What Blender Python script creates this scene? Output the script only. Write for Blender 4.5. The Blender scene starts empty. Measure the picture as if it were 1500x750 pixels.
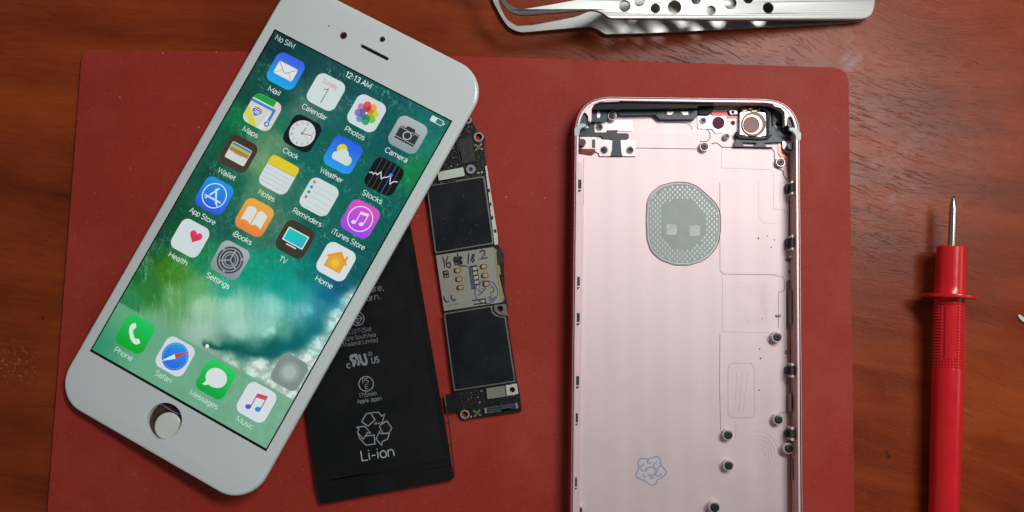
import bpy, math, random
from mathutils import Vector, noise, Matrix
from mathutils.geometry import tessellate_polygon
R = math.radians
sc = bpy.context.scene
COL = sc.collection
MM = 0.001

# ------------------------------------------------------------------ camera
TILT = R(5.8); F = 1300.0; HC = 0.2565
cam_d = bpy.data.cameras.new('camera'); cam = bpy.data.objects.new('camera', cam_d); COL.objects.link(cam)
cam.location = (0, 0, HC); cam.rotation_euler = (TILT, 0, 0)
cam_d.sensor_width = 36; cam_d.lens = 36*F/1500
cam_d.clip_start = 0.005; cam_d.clip_end = 20
sc.camera = cam
CT, ST = math.cos(TILT), math.sin(TILT)

def W(px, py, z=0.0):
    """point of the plane at height z (mm) seen at photo pixel px, py (1500 x 750) -> metres"""
    x, y = (px-750)/F, (375-py)/F
    d = (x, y*CT+ST, y*ST-CT)
    t = (z*MM-HC)/d[2]
    return Vector((d[0]*t, d[1]*t, z*MM))
def IW(v):
    """world -> photo pixel"""
    x, y, z = v.x, v.y, v.z-HC
    yy = y*CT+z*ST; zz = -y*ST+z*CT
    return 750+F*x/-zz, 375-F*yy/-zz

# ------------------------------------------------------------------ materials
def lin(c):
    r = []
    for v in c[:3]:
        v = v/255.0
        r.append(v/12.92 if v <= .04045 else ((v+.055)/1.055)**2.4)
    return tuple(r)
def L4(c): return lin(c)+(1.0,)
MATS = {}
def mat(name, rgb, rough=.5, metal=0.0, spec=.5, coat=0.0, bump=0.0, bscale=800, var=0.0, vscale=150, trans=0.0, stretch=(1,1,1), coat_rough=.08, rvar=0.0):
    if name in MATS: return MATS[name]
    m = bpy.data.materials.new(name); m.use_nodes = True; nt = m.node_tree
    b = nt.nodes['Principled BSDF']
    b.inputs['Base Color'].default_value = L4(rgb); b.inputs['Roughness'].default_value = rough
    b.inputs['Metallic'].default_value = metal; b.inputs['Specular IOR Level'].default_value = spec
    b.inputs['Coat Weight'].default_value = coat; b.inputs['Coat Roughness'].default_value = coat_rough
    b.inputs['Transmission Weight'].default_value = trans
    if bump or var or rvar:
        tc = nt.nodes.new('ShaderNodeTexCoord'); mp = nt.nodes.new('ShaderNodeMapping')
        mp.inputs['Scale'].default_value = stretch
        nt.links.new(tc.outputs['Object'], mp.inputs[0])
    if bump:
        n = nt.nodes.new('ShaderNodeTexNoise'); n.inputs['Scale'].default_value = bscale; n.inputs['Detail'].default_value = 4
        nt.links.new(mp.outputs[0], n.inputs['Vector'])
        bp = nt.nodes.new('ShaderNodeBump'); bp.inputs['Strength'].default_value = bump; bp.inputs['Distance'].default_value = .0002
        nt.links.new(n.outputs[0], bp.inputs['Height']); nt.links.new(bp.outputs[0], b.inputs['Normal'])
    if var or rvar:
        n = nt.nodes.new('ShaderNodeTexNoise'); n.inputs['Scale'].default_value = vscale; n.inputs['Detail'].default_value = 6; n.inputs['Roughness'].default_value = .65
        nt.links.new(mp.outputs[0], n.inputs['Vector'])
        if var:
            mr = nt.nodes.new('ShaderNodeMapRange'); mr.inputs[1].default_value = .3; mr.inputs[2].default_value = .7
            mr.inputs[3].default_value = 1-var; mr.inputs[4].default_value = 1+var
            nt.links.new(n.outputs[0], mr.inputs[0])
            mx = nt.nodes.new('ShaderNodeVectorMath'); mx.operation = 'SCALE'; mx.inputs[0].default_value = lin(rgb)
            nt.links.new(mr.outputs[0], mx.inputs['Scale']); nt.links.new(mx.outputs[0], b.inputs['Base Color'])
        if rvar:
            mr = nt.nodes.new('ShaderNodeMapRange'); mr.inputs[1].default_value = .3; mr.inputs[2].default_value = .7
            mr.inputs[3].default_value = max(.03, rough-rvar); mr.inputs[4].default_value = rough+rvar
            nt.links.new(n.outputs[0], mr.inputs[0]); nt.links.new(mr.outputs[0], b.inputs['Roughness'])
    MATS[name] = m
    return m

def screen_mat():
    m = bpy.data.materials.new('lit_screen'); m.use_nodes = True; nt = m.node_tree; b = nt.nodes['Principled BSDF']
    b.inputs['Base Color'].default_value = (.004,.004,.005,1); b.inputs['Roughness'].default_value = .06
    b.inputs['Specular IOR Level'].default_value = .35
    a = nt.nodes.new('ShaderNodeVertexColor'); a.layer_name = 'Col'
    nt.links.new(a.outputs[0], b.inputs['Emission Color']); b.inputs['Emission Strength'].default_value = SCREEN
    return m
SCREEN = 0.97

# ------------------------------------------------------------------ objects
def root(name, label, cat, loc, group=None):
    o = bpy.data.objects.new(name, None); COL.objects.link(o); o.location = loc; o.empty_display_size = .01
    o['label'] = label; o['category'] = cat
    if group: o['group'] = group
    return o
def origin(o):
    v = Vector((0,0,0))
    while o is not None: v += o.location; o = o.parent
    return v
def mesh(name, V, Fc, m, parent=None, cols=None, smooth=None, mi=None, bevel=0, bseg=2, label=None, group=None):
    off = origin(parent) if parent else Vector((0,0,0))
    me = bpy.data.meshes.new(name)
    me.from_pydata([tuple(v-off) for v in V], [], Fc)
    ms = m if isinstance(m, (list, tuple)) else [m]
    for x in ms: me.materials.append(x)
    if mi: me.polygons.foreach_set('material_index', mi)
    if cols:
        a = me.color_attributes.new('Col', 'FLOAT_COLOR', 'POINT')
        a.data.foreach_set('color', [c for q in cols for c in (q[0], q[1], q[2], 1.0)])
    me.update()
    if smooth is not None:
        me.shade_smooth()
        me.set_sharp_from_angle(angle=R(smooth))
    o = bpy.data.objects.new(name, me); COL.objects.link(o)
    if parent: o.parent = parent
    if bevel:
        bm = o.modifiers.new('bevel', 'BEVEL'); bm.width = bevel*MM; bm.segments = bseg; bm.limit_method = 'ANGLE'; bm.angle_limit = R(40)
        bm.harden_normals = False
    if label: o['label'] = label
    if group: o['group'] = group
    return o

# ---- 2-D shapes
def rrect(x0, y0, x1, y1, r, n=6):
    P = []
    for cx, cy, a0 in ((x1-r, y1-r, 0), (x0+r, y1-r, 90), (x0+r, y0+r, 180), (x1-r, y0+r, 270)):
        for i in range(n+1):
            a = R(a0+90*i/n); P.append((cx+r*math.cos(a), cy+r*math.sin(a)))
    return P
def circ(cx, cy, r, n=24, ry=None, a0=0):
    ry = r if ry is None else ry
    return [(cx+r*math.cos(R(a0)+2*math.pi*i/n), cy+ry*math.sin(R(a0)+2*math.pi*i/n)) for i in range(n)]
def rot(P, cx, cy, deg):
    c, s = math.cos(R(deg)), math.sin(R(deg))
    return [(cx+(x-cx)*c-(y-cy)*s, cy+(x-cx)*s+(y-cy)*c) for x, y in P]
def rnd(P, r, n=4):
    """round the corners of a polygon; r number or list"""
    Q = []; N = len(P)
    for i in range(N):
        a, b, c = Vector(P[i-1]), Vector(P[i]), Vector(P[(i+1) % N])
        rr = r[i] if isinstance(r, (list, tuple)) else r
        u, v = (a-b), (c-b); k = min(rr, u.length*.49, v.length*.49)
        if k < 1e-6: Q.append(tuple(b)); continue
        p, q = b+u.normalized()*k, b+v.normalized()*k
        for j in range(n+1):
            t = j/n; Q.append(tuple((1-t)**2*p+2*t*(1-t)*b+t*t*q))
    return Q
def strip(P, w, closed=False):
    """thick polyline -> list of quads without overlaps"""
    V = [Vector(p) for p in P]; N = len(V); Lf, Rt = [], []
    for i in range(N):
        a = V[i-1] if (i > 0 or closed) else None
        c = V[(i+1) % N] if (i < N-1 or closed) else None
        d1 = (V[i]-a).normalized() if a is not None else None
        d2 = (c-V[i]).normalized() if c is not None else None
        d1 = d1 or d2; d2 = d2 or d1
        n1, n2 = Vector((-d1.y, d1.x)), Vector((-d2.y, d2.x)); m = n1+n2
        if m.length < .3: m = n1
        m.normalize(); k = min(1/max(m.dot(n1), .35), 2.0)
        Lf.append(tuple(V[i]+m*w/2*k)); Rt.append(tuple(V[i]-m*w/2*k))
    return [[Lf[i], Lf[(i+1) % N], Rt[(i+1) % N], Rt[i]] for i in range(N if closed else N-1)]
def tess(outer, holes=()):
    loops = [[Vector((x, y, 0)) for x, y in l] for l in [outer]+list(holes)]
    T = tessellate_polygon(loops)
    pts = [(v.x, v.y) for l in loops for v in l]
    return pts, [tuple(t) for t in T]

_txt = {}
# ---- a plain grotesque stroke alphabet (unit em, y up): glyph = (advance, [polylines])
def _a(cx, cy, rx, ry, a0, a1, n=9): return [(cx+rx*math.cos(R(a0+(a1-a0)*i/n)), cy+ry*math.sin(R(a0+(a1-a0)*i/n))) for i in range(n+1)]
_x, _c = .49, .70
_bowl = lambda cx: _a(cx, .245, .20, .245, 90, 450, 16)
def _S(x, w, h, y0=0):
    r = w/2; q = h/4
    return _a(x+r, y0+3*q-.005, r*.94, q, 35, 180, 7)[:-1]+_a(x+r, y0+3*q-.005, r*.94, q*.9, 180, 255, 4)+_a(x+r, y0+q+.01, r, q, 75, 0, 4)[:-1]+_a(x+r, y0+q, r, q, 0, -148, 8)
GL_ = {
 ' ': (.25, []), 'A': (.64, [[(.03, 0), (.32, _c), (.61, 0)], [(.14, .24), (.50, .24)]]), 'B': (.60, [[(.32, .37), (.09, .37), (.09, 0), (.33, 0)]+_a(.35, .185, .19, .185, -90, 90)+[(.32, .37)]+_a(.32, .535, .17, .165, -90, 90)+[(.09, _c), (.09, .37)]]),
 'C': (.68, [_a(.36, .35, .30, .35, 42, 318, 16)]), 'E': (.56, [[(.50, _c), (.09, _c), (.09, 0), (.50, 0)], [(.09, .37), (.46, .37)]]), 'H': (.70, [[(.09, 0), (.09, _c)], [(.61, 0), (.61, _c)], [(.09, .36), (.61, .36)]]),
 'I': (.24, [[(.12, 0), (.12, _c)]]), 'J': (.50, [[(.41, _c), (.41, .2)]+_a(.23, .19, .18, .19, 0, -160, 8)]), 'L': (.52, [[(.09, _c), (.09, 0), (.48, 0)]]), 'M': (.84, [[(.09, 0), (.09, _c), (.42, .1), (.75, _c), (.75, 0)]]),
 'N': (.70, [[(.09, 0), (.09, _c), (.61, 0), (.61, _c)]]), 'P': (.60, [[(.09, 0), (.09, _c), (.33, _c)]+_a(.35, .505, .19, .195, 90, -90)+[(.09, .31)]]), 'R': (.62, [[(.09, 0), (.09, _c), (.33, _c)]+_a(.35, .51, .19, .19, 90, -90)+[(.09, .32)], [(.32, .32), (.56, 0)]]),
 'S': (.60, [_S(.06, .46, _c)]), 'T': (.58, [[(.02, _c), (.56, _c)], [(.29, _c), (.29, 0)]]), 'U': (.68, [[(.09, _c), (.09, .25)]+_a(.34, .25, .25, .25, 180, 360)+[(.59, _c)]]), 'V': (.62, [[(.03, _c), (.31, 0), (.59, _c)]]), 'W': (.88, [[(.03, _c), (.23, 0), (.44, .62), (.65, 0), (.85, _c)]]),
 'a': (.52, [_a(.24, .36, .17, .14, 160, 0, 8)+[(.41, 0)], [(.41, .29), (.22, .27)]+_a(.20, .135, .14, .135, 100, 270, 7)+_a(.24, .16, .17, .16, -80, 0, 5)]), 'b': (.57, [[(.08, 0), (.08, _c)], _bowl(.29)]), 'c': (.52, [_a(.27, .245, .21, .245, 42, 318, 14)]), 'd': (.57, [[(.49, 0), (.49, _c)], _bowl(.28)]),
 'e': (.54, [[(.06, .26), (.48, .26)]+_a(.27, .25, .21, .245, 5, 318, 15)]), 'f': (.33, [[(.14, 0), (.14, .55)]+_a(.26, .55, .12, .15, 180, 90, 4)+[(.31, _c)], [(.02, _x), (.30, _x)]]), 'g': (.57, [_bowl(.28), [(.49, _x), (.49, -.05)]+_a(.29, -.03, .20, .16, 0, -150, 8)]),
 'h': (.56, [[(.08, 0), (.08, _c)], _a(.28, .29, .20, .20, 180, 0)+[(.48, 0)]]), 'i': (.23, [[(.115, 0), (.115, _x)], [(.115, .62), (.115, .70)]]), 'k': (.51, [[(.08, 0), (.08, _c)], [(.43, _x), (.09, .18)], [(.21, .28), (.47, 0)]]), 'l': (.23, [[(.115, 0), (.115, _c)]]),
 'm': (.84, [[(.08, 0), (.08, _x)], _a(.245, .31, .165, .18, 180, 0, 7)+[(.41, 0)], _a(.585, .31, .175, .18, 180, 0, 7)+[(.76, 0)]]), 'n': (.56, [[(.08, 0), (.08, _x)], _a(.28, .29, .20, .20, 180, 0)+[(.48, 0)]]), 'o': (.56, [_a(.28, .245, .22, .245, 90, 450, 18)]),
 'p': (.57, [[(.08, _x), (.08, -.2)], _bowl(.29)]), 'r': (.35, [[(.08, 0), (.08, _x)], _a(.26, .29, .18, .19, 180, 85, 5)]), 's': (.49, [_S(.05, .37, _x)]), 't': (.33, [[(.14, .64), (.14, .12)]+_a(.25, .12, .11, .12, 180, 275, 4), [(.02, _x), (.30, _x)]]), 'u': (.56, [[(.08, _x), (.08, .2)]+_a(.28, .2, .20, .20, 180, 360), [(.48, 0), (.48, _x)]]),
 'y': (.50, [[(.03, _x), (.25, .02)], [(.47, _x), (.23, -.1), (.15, -.19), (.05, -.19)]]),
 '1': (.44, [[(.08, .56), (.27, _c), (.27, 0)]]), '2': (.58, [_a(.28, .50, .20, .20, 165, -20, 8)+[(.07, 0), (.50, 0)]]), '3': (.58, [_a(.27, .53, .18, .17, 150, -80, 8)+_a(.27, .18, .21, .18, 85, -155, 9)]), '4': (.60, [[(.44, 0), (.44, _c), (.05, .17), (.56, .17)]]),
 '5': (.58, [[(.47, _c), (.13, _c), (.10, .37)]+_a(.27, .225, .21, .225, 120, -155, 10)]), '6': (.58, [_a(.28, .21, .21, .21, 90, 450, 14), [(.09, .25), (.14, .5), (.38, _c)]]), '7': (.54, [[(.04, _c), (.49, _c), (.18, 0)]]), '8': (.58, [_a(.29, .54, .17, .16, -90, 270, 12), _a(.29, .19, .21, .19, 90, 450, 14)]), '9': (.58, [_a(.28, .48, .20, .22, 0, 360, 14), [(.48, .46), (.42, .2), (.18, 0)]]),
 '0': (.60, [_a(.30, .35, .22, .35, 90, 450, 18)]), '.': (.26, [[(.13, 0), (.13, .09)]]), ',': (.26, [[(.14, .09), (.08, -.12)]]), ':': (.26, [[(.13, .06), (.13, .16)], [(.13, .36), (.13, .46)]]), '-': (.40, [[(.06, .26), (.34, .26)]]), '(': (.33, [_a(.42, .27, .30, .48, 140, 220, 7)]), ')': (.33, [_a(-.09, .27, .30, .48, 40, -40, 7)])}
GL_['I'] = (.26, GL_['I'][1])
def text_geo(s, bold=0.0):
    """bold = extra stroke weight; overlapping strokes sit a hair apart in height"""
    k = (s, bold)
    if k in _txt: return _txt[k]
    V, Fc, Z = [], [], []; x = 0; w = .082+bold*2
    for ch in s:
        adv, pl = GL_[ch]
        for li, P in enumerate(pl):
            closed = len(P) > 3 and (Vector(P[0])-Vector(P[-1])).length < 1e-4
            P2 = P[:-1] if closed else list(P)
            for q in strip(P2, w, closed):
                b = len(V); V += [(x+a, y) for a, y in q]; Z += [li]*4; Fc.append((b, b+1, b+2, b+3))
        x += adv
    _txt[k] = (V, Fc, Z); return _txt[k]

class Flat:
    """flat coloured shapes in a local 2-D frame, y down; fn(x, y, h) -> world"""
    def __init__(s, fn, h0=0.0, step=.012): s.fn, s.h, s.step = fn, h0, step; s.V, s.F, s.C, s.M = [], [], [], []
    def _add(s, P, Fc, col, mi=0, dz=None):
        b = len(s.V)
        s.V += [s.fn(x, y, s.h+(dz[i]*.0035 if dz else 0)) for i, (x, y) in enumerate(P)]
        for f in Fc:
            a, q, c = (s.V[b+i] for i in f[:3])
            f = tuple(b+i for i in f)
            s.F.append(f if (q-a).cross(c-a).z > 0 else f[::-1]); s.M.append(mi)
        if callable(col): s.C += [lin(col(x, y)) for x, y in P]
        else: s.C += [lin(col)]*len(P)
    def poly(s, P, col=(0,0,0), holes=(), mi=0):
        p, t = tess(P, holes); s._add(p, t, col, mi); s.h += s.step; return s
    def line(s, P, w, col=(0,0,0), closed=False, mi=0):
        for q in strip(P, w, closed): s._add(q, [(0,1,2,3)], col, mi)
        s.h += s.step; return s
    def ring(s, cx, cy, r0, r1, col=(0,0,0), n=32, mi=0):
        a, b = circ(cx, cy, r0, n), circ(cx, cy, r1, n)
        s._add(a+b, [(i, (i+1) % n, n+(i+1) % n, n+i) for i in range(n)], col, mi); s.h += s.step; return s
    def text(s, t, cx, cy, width, size=None, col=(255,255,255), deg=0, bold=0.0, flip=False, anchor='c', mi=0, skew=0):
        """cy is the baseline; width in local units fits the string (None keeps the font's)"""
        V, Fc, Z = text_geo(t, bold)
        if not V: return s
        x0, x1 = min(v[0] for v in V), max(v[0] for v in V)
        sy = size if size else width/(x1-x0)
        sx = width/(x1-x0) if width else sy
        P = []
        c, n = math.cos(R(deg)), math.sin(R(deg))
        for x, y in V:
            X = (x-(x0+x1)/2 if anchor == 'c' else x-x0 if anchor == 'l' else x-x1)*sx
            if flip: X = -X
            X += skew*y*sy
            Y = -y*sy
            P.append((cx+X*c-Y*n, cy+X*n+Y*c))
        s._add(P, Fc, col, mi, Z); s.h += s.step; return s
    def build(s, name, m, parent=None, **k):
        return mesh(name, s.V, s.F, m, parent, cols=s.C, mi=s.M if isinstance(m, (list, tuple)) else None, **k)

def slab(name, P, z0, z1, m, parent=None, holes=(), fn=W, bevel=.15, taper=None, smooth=None, bseg=2, **k):
    """extruded outline given in photo pixels (seen at height z1), from z0 to z1 mm; vertical sides"""
    pts, T = tess(P, holes)
    top = [fn(x, y, z1) for x, y in pts]
    bot = [Vector((v.x, v.y, z0*MM)) for v in top] if fn is W else [fn(x, y, z0) for x, y in pts]
    n = len(pts); V = top+bot; Fc = []
    for a, b, c in T:
        up = (top[b]-top[a]).cross(top[c]-top[a]).z > 0
        t = (a, b, c) if up else (a, c, b)
        Fc.append(t); Fc.append(tuple(n+i for i in t[::-1]))
    # merge the cap triangles into clean sides: winding from signed area in world
    i0 = 0
    for li, l in enumerate([P]+list(holes)):
        m_ = len(l); A = sum(top[i0+i].x*top[i0+(i+1) % m_].y-top[i0+(i+1) % m_].x*top[i0+i].y for i in range(m_))
        ccw = A > 0
        if li: ccw = not ccw
        for i in range(m_):
            a, b = i0+i, i0+(i+1) % m_
            Fc.append((a, n+a, n+b, b) if ccw else (a, b, n+b, n+a))
        i0 += m_
    return mesh(name, V, Fc, m, parent, bevel=bevel, bseg=bseg, smooth=40 if smooth is None else smooth, **k)

def lathe(name, c, prof, m, parent=None, n=28, axis=None, smooth=35, mi_prof=None, **k):
    """prof: (radius, height) in mm around c (world); axis default +Z"""
    ax = (axis or Vector((0,0,1))).normalized()
    u = ax.orthogonal().normalized(); w = ax.cross(u); V = []; Fc = []; MI = []
    for r, h in prof:
        for i in range(n):
            a = 2*math.pi*i/n
            V.append(c+ax*h*MM+(u*math.cos(a)+w*math.sin(a))*max(r, 1e-4)*MM)
    for j in range(len(prof)-1):
        for i in range(n):
            Fc.append((j*n+i, j*n+(i+1) % n, (j+1)*n+(i+1) % n, (j+1)*n+i)); MI.append(mi_prof[j] if mi_prof else 0)
    Fc.append(tuple(range(n))[::-1]); MI.append(MI[0]); Fc.append(tuple((len(prof)-1)*n+i for i in range(n))); MI.append(MI[-2])
    return mesh(name, V, Fc, m, parent, smooth=smooth, mi=MI if isinstance(m, (list, tuple)) else None, **k)
def quad(a, b, c, d): return [a, b, c, d]
def box4(cx, cy, w, h, deg=0):
    return rot([(cx-w/2, cy-h/2), (cx+w/2, cy-h/2), (cx+w/2, cy+h/2), (cx-w/2, cy+h/2)], cx, cy, deg)
# ================================================================== the table and the mat
def table_mat():
    m = bpy.data.materials.new('varnished_wood'); m.use_nodes = True; nt = m.node_tree; b = nt.nodes['Principled BSDF']
    N = nt.nodes.new; Lk = nt.links.new
    tc = N('ShaderNodeTexCoord')
    def mp(rz, s):
        q = N('ShaderNodeMapping'); q.vector_type = 'TEXTURE'; q.inputs['Rotation'].default_value = (0, 0, R(-rz)); q.inputs['Scale'].default_value = tuple(1/v for v in s)
        Lk(tc.outputs['Object'], q.inputs[0]); return q.outputs[0]
    def noi(v, sc_, det=5, ro=.6, dist=0):
        q = N('ShaderNodeTexNoise'); q.inputs['Scale'].default_value = sc_; q.inputs['Detail'].default_value = det
        q.inputs['Roughness'].default_value = ro; q.inputs['Distortion'].default_value = dist; Lk(v, q.inputs['Vector']); return q.outputs[0]
    def rng(v, a, b_, c, d):
        q = N('ShaderNodeMapRange'); Lk(v, q.inputs[0])
        for i, x in enumerate((a, b_, c, d)): q.inputs[i+1].default_value = x
        return q.outputs[0]
    def mth(op, a, b_):
        q = N('ShaderNodeMath'); q.operation = op
        for i, x in enumerate((a, b_)):
            if isinstance(x, (int, float)): q.inputs[i].default_value = x
            else: Lk(x, q.inputs[i])
        return q.outputs[0]
    def mix(f, a, b_):
        q = N('ShaderNodeMix'); q.data_type = 'RGBA'; 
        if isinstance(f, (int, float)): q.inputs[0].default_value = f
        else: Lk(f, q.inputs[0])
        for i, x in ((6, a), (7, b_)):
            if isinstance(x, tuple): q.inputs[i].default_value = x
            else: Lk(x, q.inputs[i])
        return q.outputs[2]
    # low-frequency warp keeps the grain from running dead straight
    w = N('ShaderNodeTexNoise'); w.inputs['Scale'].default_value = 7; w.inputs['Detail'].default_value = 2; Lk(tc.outputs['Object'], w.inputs['Vector'])
    wv = N('ShaderNodeVectorMath'); wv.operation = 'SCALE'; wv.inputs['Scale'].default_value = .06; Lk(w.outputs['Color'], wv.inputs[0])
    wa = N('ShaderNodeVectorMath'); wa.operation = 'ADD'; Lk(tc.outputs['Object'], wa.inputs[0]); Lk(wv.outputs[0], wa.inputs[1])
    def wmp(rz, s):
        q = N('ShaderNodeMapping'); q.vector_type = 'TEXTURE'; q.inputs['Rotation'].default_value = (0, 0, R(-rz)); q.inputs['Scale'].default_value = tuple(1/v for v in s)
        Lk(wa.outputs[0], q.inputs[0]); return q.outputs[0]
    g = wmp(9, (1, 8, 1))
    band = noi(g, 9, 5, .55, .6)
    fine = noi(wmp(9, (1, 22, 1)), 90, 8, .78)
    blot = noi(tc.outputs['Object'], 22, 4, .6)
    ramp = N('ShaderNodeValToRGB'); e = ramp.color_ramp.elements
    e[0].position = .34; e[0].color = L4((82, 27, 9)); e[1].position = .72; e[1].color = L4((174, 80, 30))
    x = e.new(.5); x.color = L4((134, 53, 17))
    mixv = mth('ADD', mth('MULTIPLY', band, .45), mth('ADD', mth('MULTIPLY', fine, .24), mth('MULTIPLY', blot, .31)))
    Lk(mixv, ramp.inputs[0])
    pore = noi(wmp(24, (1, 15, 1)), 120, 3, .5)
    def spot(px, py, r0, r1):
        p = W(px, py, 0)
        q = N('ShaderNodeVectorMath'); q.operation = 'DISTANCE'; Lk(tc.outputs['Object'], q.inputs[0]); q.inputs[1].default_value = (p.x, p.y, 0)
        return rng(q.outputs['Value'], r0*MM, r1*MM, 1, 0), q.outputs['Value']
    spot_n = mth('MAXIMUM', spot(960, 70, 15, 60)[0], mth('MULTIPLY', spot(1290, 200, 10, 34)[0], .55))
    patch = rng(noi(tc.outputs['Object'], 13, 3), .42, .6, 0, 1)
    pm = mth('MULTIPLY', rng(pore, .60, .68, 0, 1), mth('MAXIMUM', mth('MULTIPLY', patch, .5), spot_n))
    pore2 = rng(noi(wmp(8, (1, 20, 1)), 210, 2, .5), .65, .70, 0, .35)
    pm = mth('MAXIMUM', pm, pore2)
    c = mix(mth('MULTIPLY', pm, .72), ramp.outputs[0], L4((62, 26, 16)))
    # knocks and specks where the varnish went
    sp = N('ShaderNodeTexVoronoi'); sp.inputs['Scale'].default_value = 130; Lk(tc.outputs['Object'], sp.inputs['Vector'])
    spm = mth('MULTIPLY', rng(sp.outputs['Distance'], .035, .075, 1, 0), rng(noi(tc.outputs['Object'], 48, 2), .66, .70, 0, .6))
    c = mix(spm, c, L4((205, 170, 140)))
    # chipped cluster on the left, milky rub marks at the top right
    def spot(px, py, r0, r1):
        p = W(px, py, 0)
        q = N('ShaderNodeVectorMath'); q.operation = 'DISTANCE'; Lk(tc.outputs['Object'], q.inputs[0]); q.inputs[1].default_value = (p.x, p.y, 0)
        return rng(q.outputs['Value'], r0*MM, r1*MM, 1, 0), q.outputs['Value']
    s1, _ = spot(22, 532, 1, 9)
    chips = mth('MULTIPLY', s1, rng(noi(tc.outputs['Object'], 900, 3), .56, .64, 0, .38))
    c = mix(chips, c, L4((196, 150, 118)))
    rub = None
    for px, py, a, b_, amt in ((1247, 88, 1.5, 4.2, .5), (1243, 60, .6, 2.4, .32), (1222, 38, .8, 3, .2), (1280, 240, .6, 2.5, .28), (1306, 291, .4, 2, .25)):
        s, _ = spot(px, py, a, b_)
        t = mth('MULTIPLY', mth('MULTIPLY', s, amt), rng(noi(mp(-40, (1, 3, 1)), 160, 4), .38, .58, 0, 1))
        rub = t if rub is None else mth('MAXIMUM', rub, t)
    c = mix(rub, c, L4((170, 150, 160)))
    for px, py in ((1273, 305), (1299, 662), (62, 466), (1302, 668)):
        s, _ = spot(px, py, .25, .9)
        c = mix(mth('MULTIPLY', s, .75), c, L4((52, 18, 16)))
    Lk(c, b.inputs['Base Color'])
    Lk(rng(noi(tc.outputs['Object'], 90, 6), .3, .7, .24, .34), b.inputs['Roughness'])
    b.inputs['Specular IOR Level'].default_value = .22
    bp = N('ShaderNodeBump'); bp.inputs['Strength'].default_value = .35; bp.inputs['Distance'].default_value = .0002
    Lk(mth('ADD', mth('MULTIPLY', pm, -1.0), mth('MULTIPLY', fine, .6)), bp.inputs['Height']); Lk(bp.outputs[0], b.inputs['Normal'])
    return m
V = []
tb = [(-.75, -.55), (.75, -.55), (.75, .6), (-.75, .6)]
V = [Vector((x, y, 0)) for x, y in tb]+[Vector((x, y, -.028)) for x, y in tb]
t = mesh('wooden_table_top', V, [(0,1,2,3), (7,6,5,4), (0,4,5,1), (1,5,6,2), (2,6,7,3), (3,7,4,0)], table_mat(), bevel=3)
t['kind'] = 'structure'

def mat_material():
    m = bpy.data.materials.new('red_silicone'); m.use_nodes = True; nt = m.node_tree; b = nt.nodes['Principled BSDF']
    N = nt.nodes.new; Lk = nt.links.new; tc = N('ShaderNodeTexCoord')
    def noi(s, d, r=.6):
        q = N('ShaderNodeTexNoise'); q.inputs['Scale'].default_value = s; q.inputs['Detail'].default_value = d; q.inputs['Roughness'].default_value = r
        Lk(tc.outputs['Object'], q.inputs['Vector']); return q.outputs[0]
    def rng(v, a, b_, c, d):
        q = N('ShaderNodeMapRange'); Lk(v, q.inputs[0])
        for i, x in enumerate((a, b_, c, d)): q.inputs[i+1].default_value = x
        return q.outputs[0]
    ramp = N('ShaderNodeValToRGB'); e = ramp.color_ramp.elements
    e[0].position = .3; e[0].color = L4((148, 42, 31)); e[1].position = .72; e[1].color = L4((168, 56, 42))
    ad = N('ShaderNodeMath'); ad.operation = 'ADD'
    m1 = N('ShaderNodeMath'); m1.operation = 'MULTIPLY'; m1.inputs[1].default_value = .5; Lk(noi(28, 5), m1.inputs[0])
    m2 = N('ShaderNodeMath'); m2.operation = 'MULTIPLY'; m2.inputs[1].default_value = .5; Lk(noi(1500, 3), m2.inputs[0])
    Lk(m1.outputs[0], ad.inputs[0]); Lk(m2.outputs[0], ad.inputs[1]); Lk(ad.outputs[0], ramp.inputs[0])
    v = N('ShaderNodeTexVoronoi'); v.inputs['Scale'].default_value = 230; Lk(tc.outputs['Object'], v.inputs['Vector'])
    pick = rng(v.outputs['Color'], .60, .66, 0, 1)
    dm = N('ShaderNodeMath'); dm.operation = 'MULTIPLY'; Lk(rng(v.outputs['Distance'], .03, .06, .75, 0), dm.inputs[0]); Lk(pick, dm.inputs[1])
    mx = N('ShaderNodeMix'); mx.data_type = 'RGBA'; Lk(dm.outputs[0], mx.inputs[0]); Lk(ramp.outputs[0], mx.inputs[6]); mx.inputs[7].default_value = L4((215, 160, 140))
    v2 = N('ShaderNodeTexVoronoi'); v2.inputs['Scale'].default_value = 900; Lk(tc.outputs['Object'], v2.inputs['Vector'])
    dm2 = N('ShaderNodeMath'); dm2.operation = 'MULTIPLY'; Lk(rng(v2.outputs['Distance'], .1, .2, .45, 0), dm2.inputs[0]); Lk(rng(v2.outputs['Color'], .72, .78, 0, 1), dm2.inputs[1])
    mx2 = N('ShaderNodeMix'); mx2.data_type = 'RGBA'; Lk(dm2.outputs[0], mx2.inputs[0]); Lk(mx.outputs[2], mx2.inputs[6]); mx2.inputs[7].default_value = L4((205, 120, 105))
    # faint wiped haze of dust
    sm = N('ShaderNodeMix'); sm.data_type = 'RGBA'; Lk(rng(noi(17, 5, .7), .5, .74, 0, .26), sm.inputs[0]); Lk(mx2.outputs[2], sm.inputs[6]); sm.inputs[7].default_value = L4((190, 95, 84))
    Lk(sm.outputs[2], b.inputs['Base Color'])
    Lk(rng(noi(60, 5), .3, .7, .5, .62), b.inputs['Roughness']); b.inputs['Specular IOR Level'].default_value = .22
    bp = N('ShaderNodeBump'); bp.inputs['Strength'].default_value = .3; bp.inputs['Distance'].default_value = .0001
    Lk(noi(2600, 3), bp.inputs['Height']); Lk(bp.outputs[0], b.inputs['Normal'])
    return m
MZ = 1.0
mp_ = rnd([(120, 71), (700, 82.5), (1243, 99.5), (1252, 750), (1256, 960), (54, 960), (69, 750)], [20, 0, 24, 0, 24, 24, 0], 6)
mato = slab('repair_mat', mp_, 0, MZ, mat_material(), bevel=.25)
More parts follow.
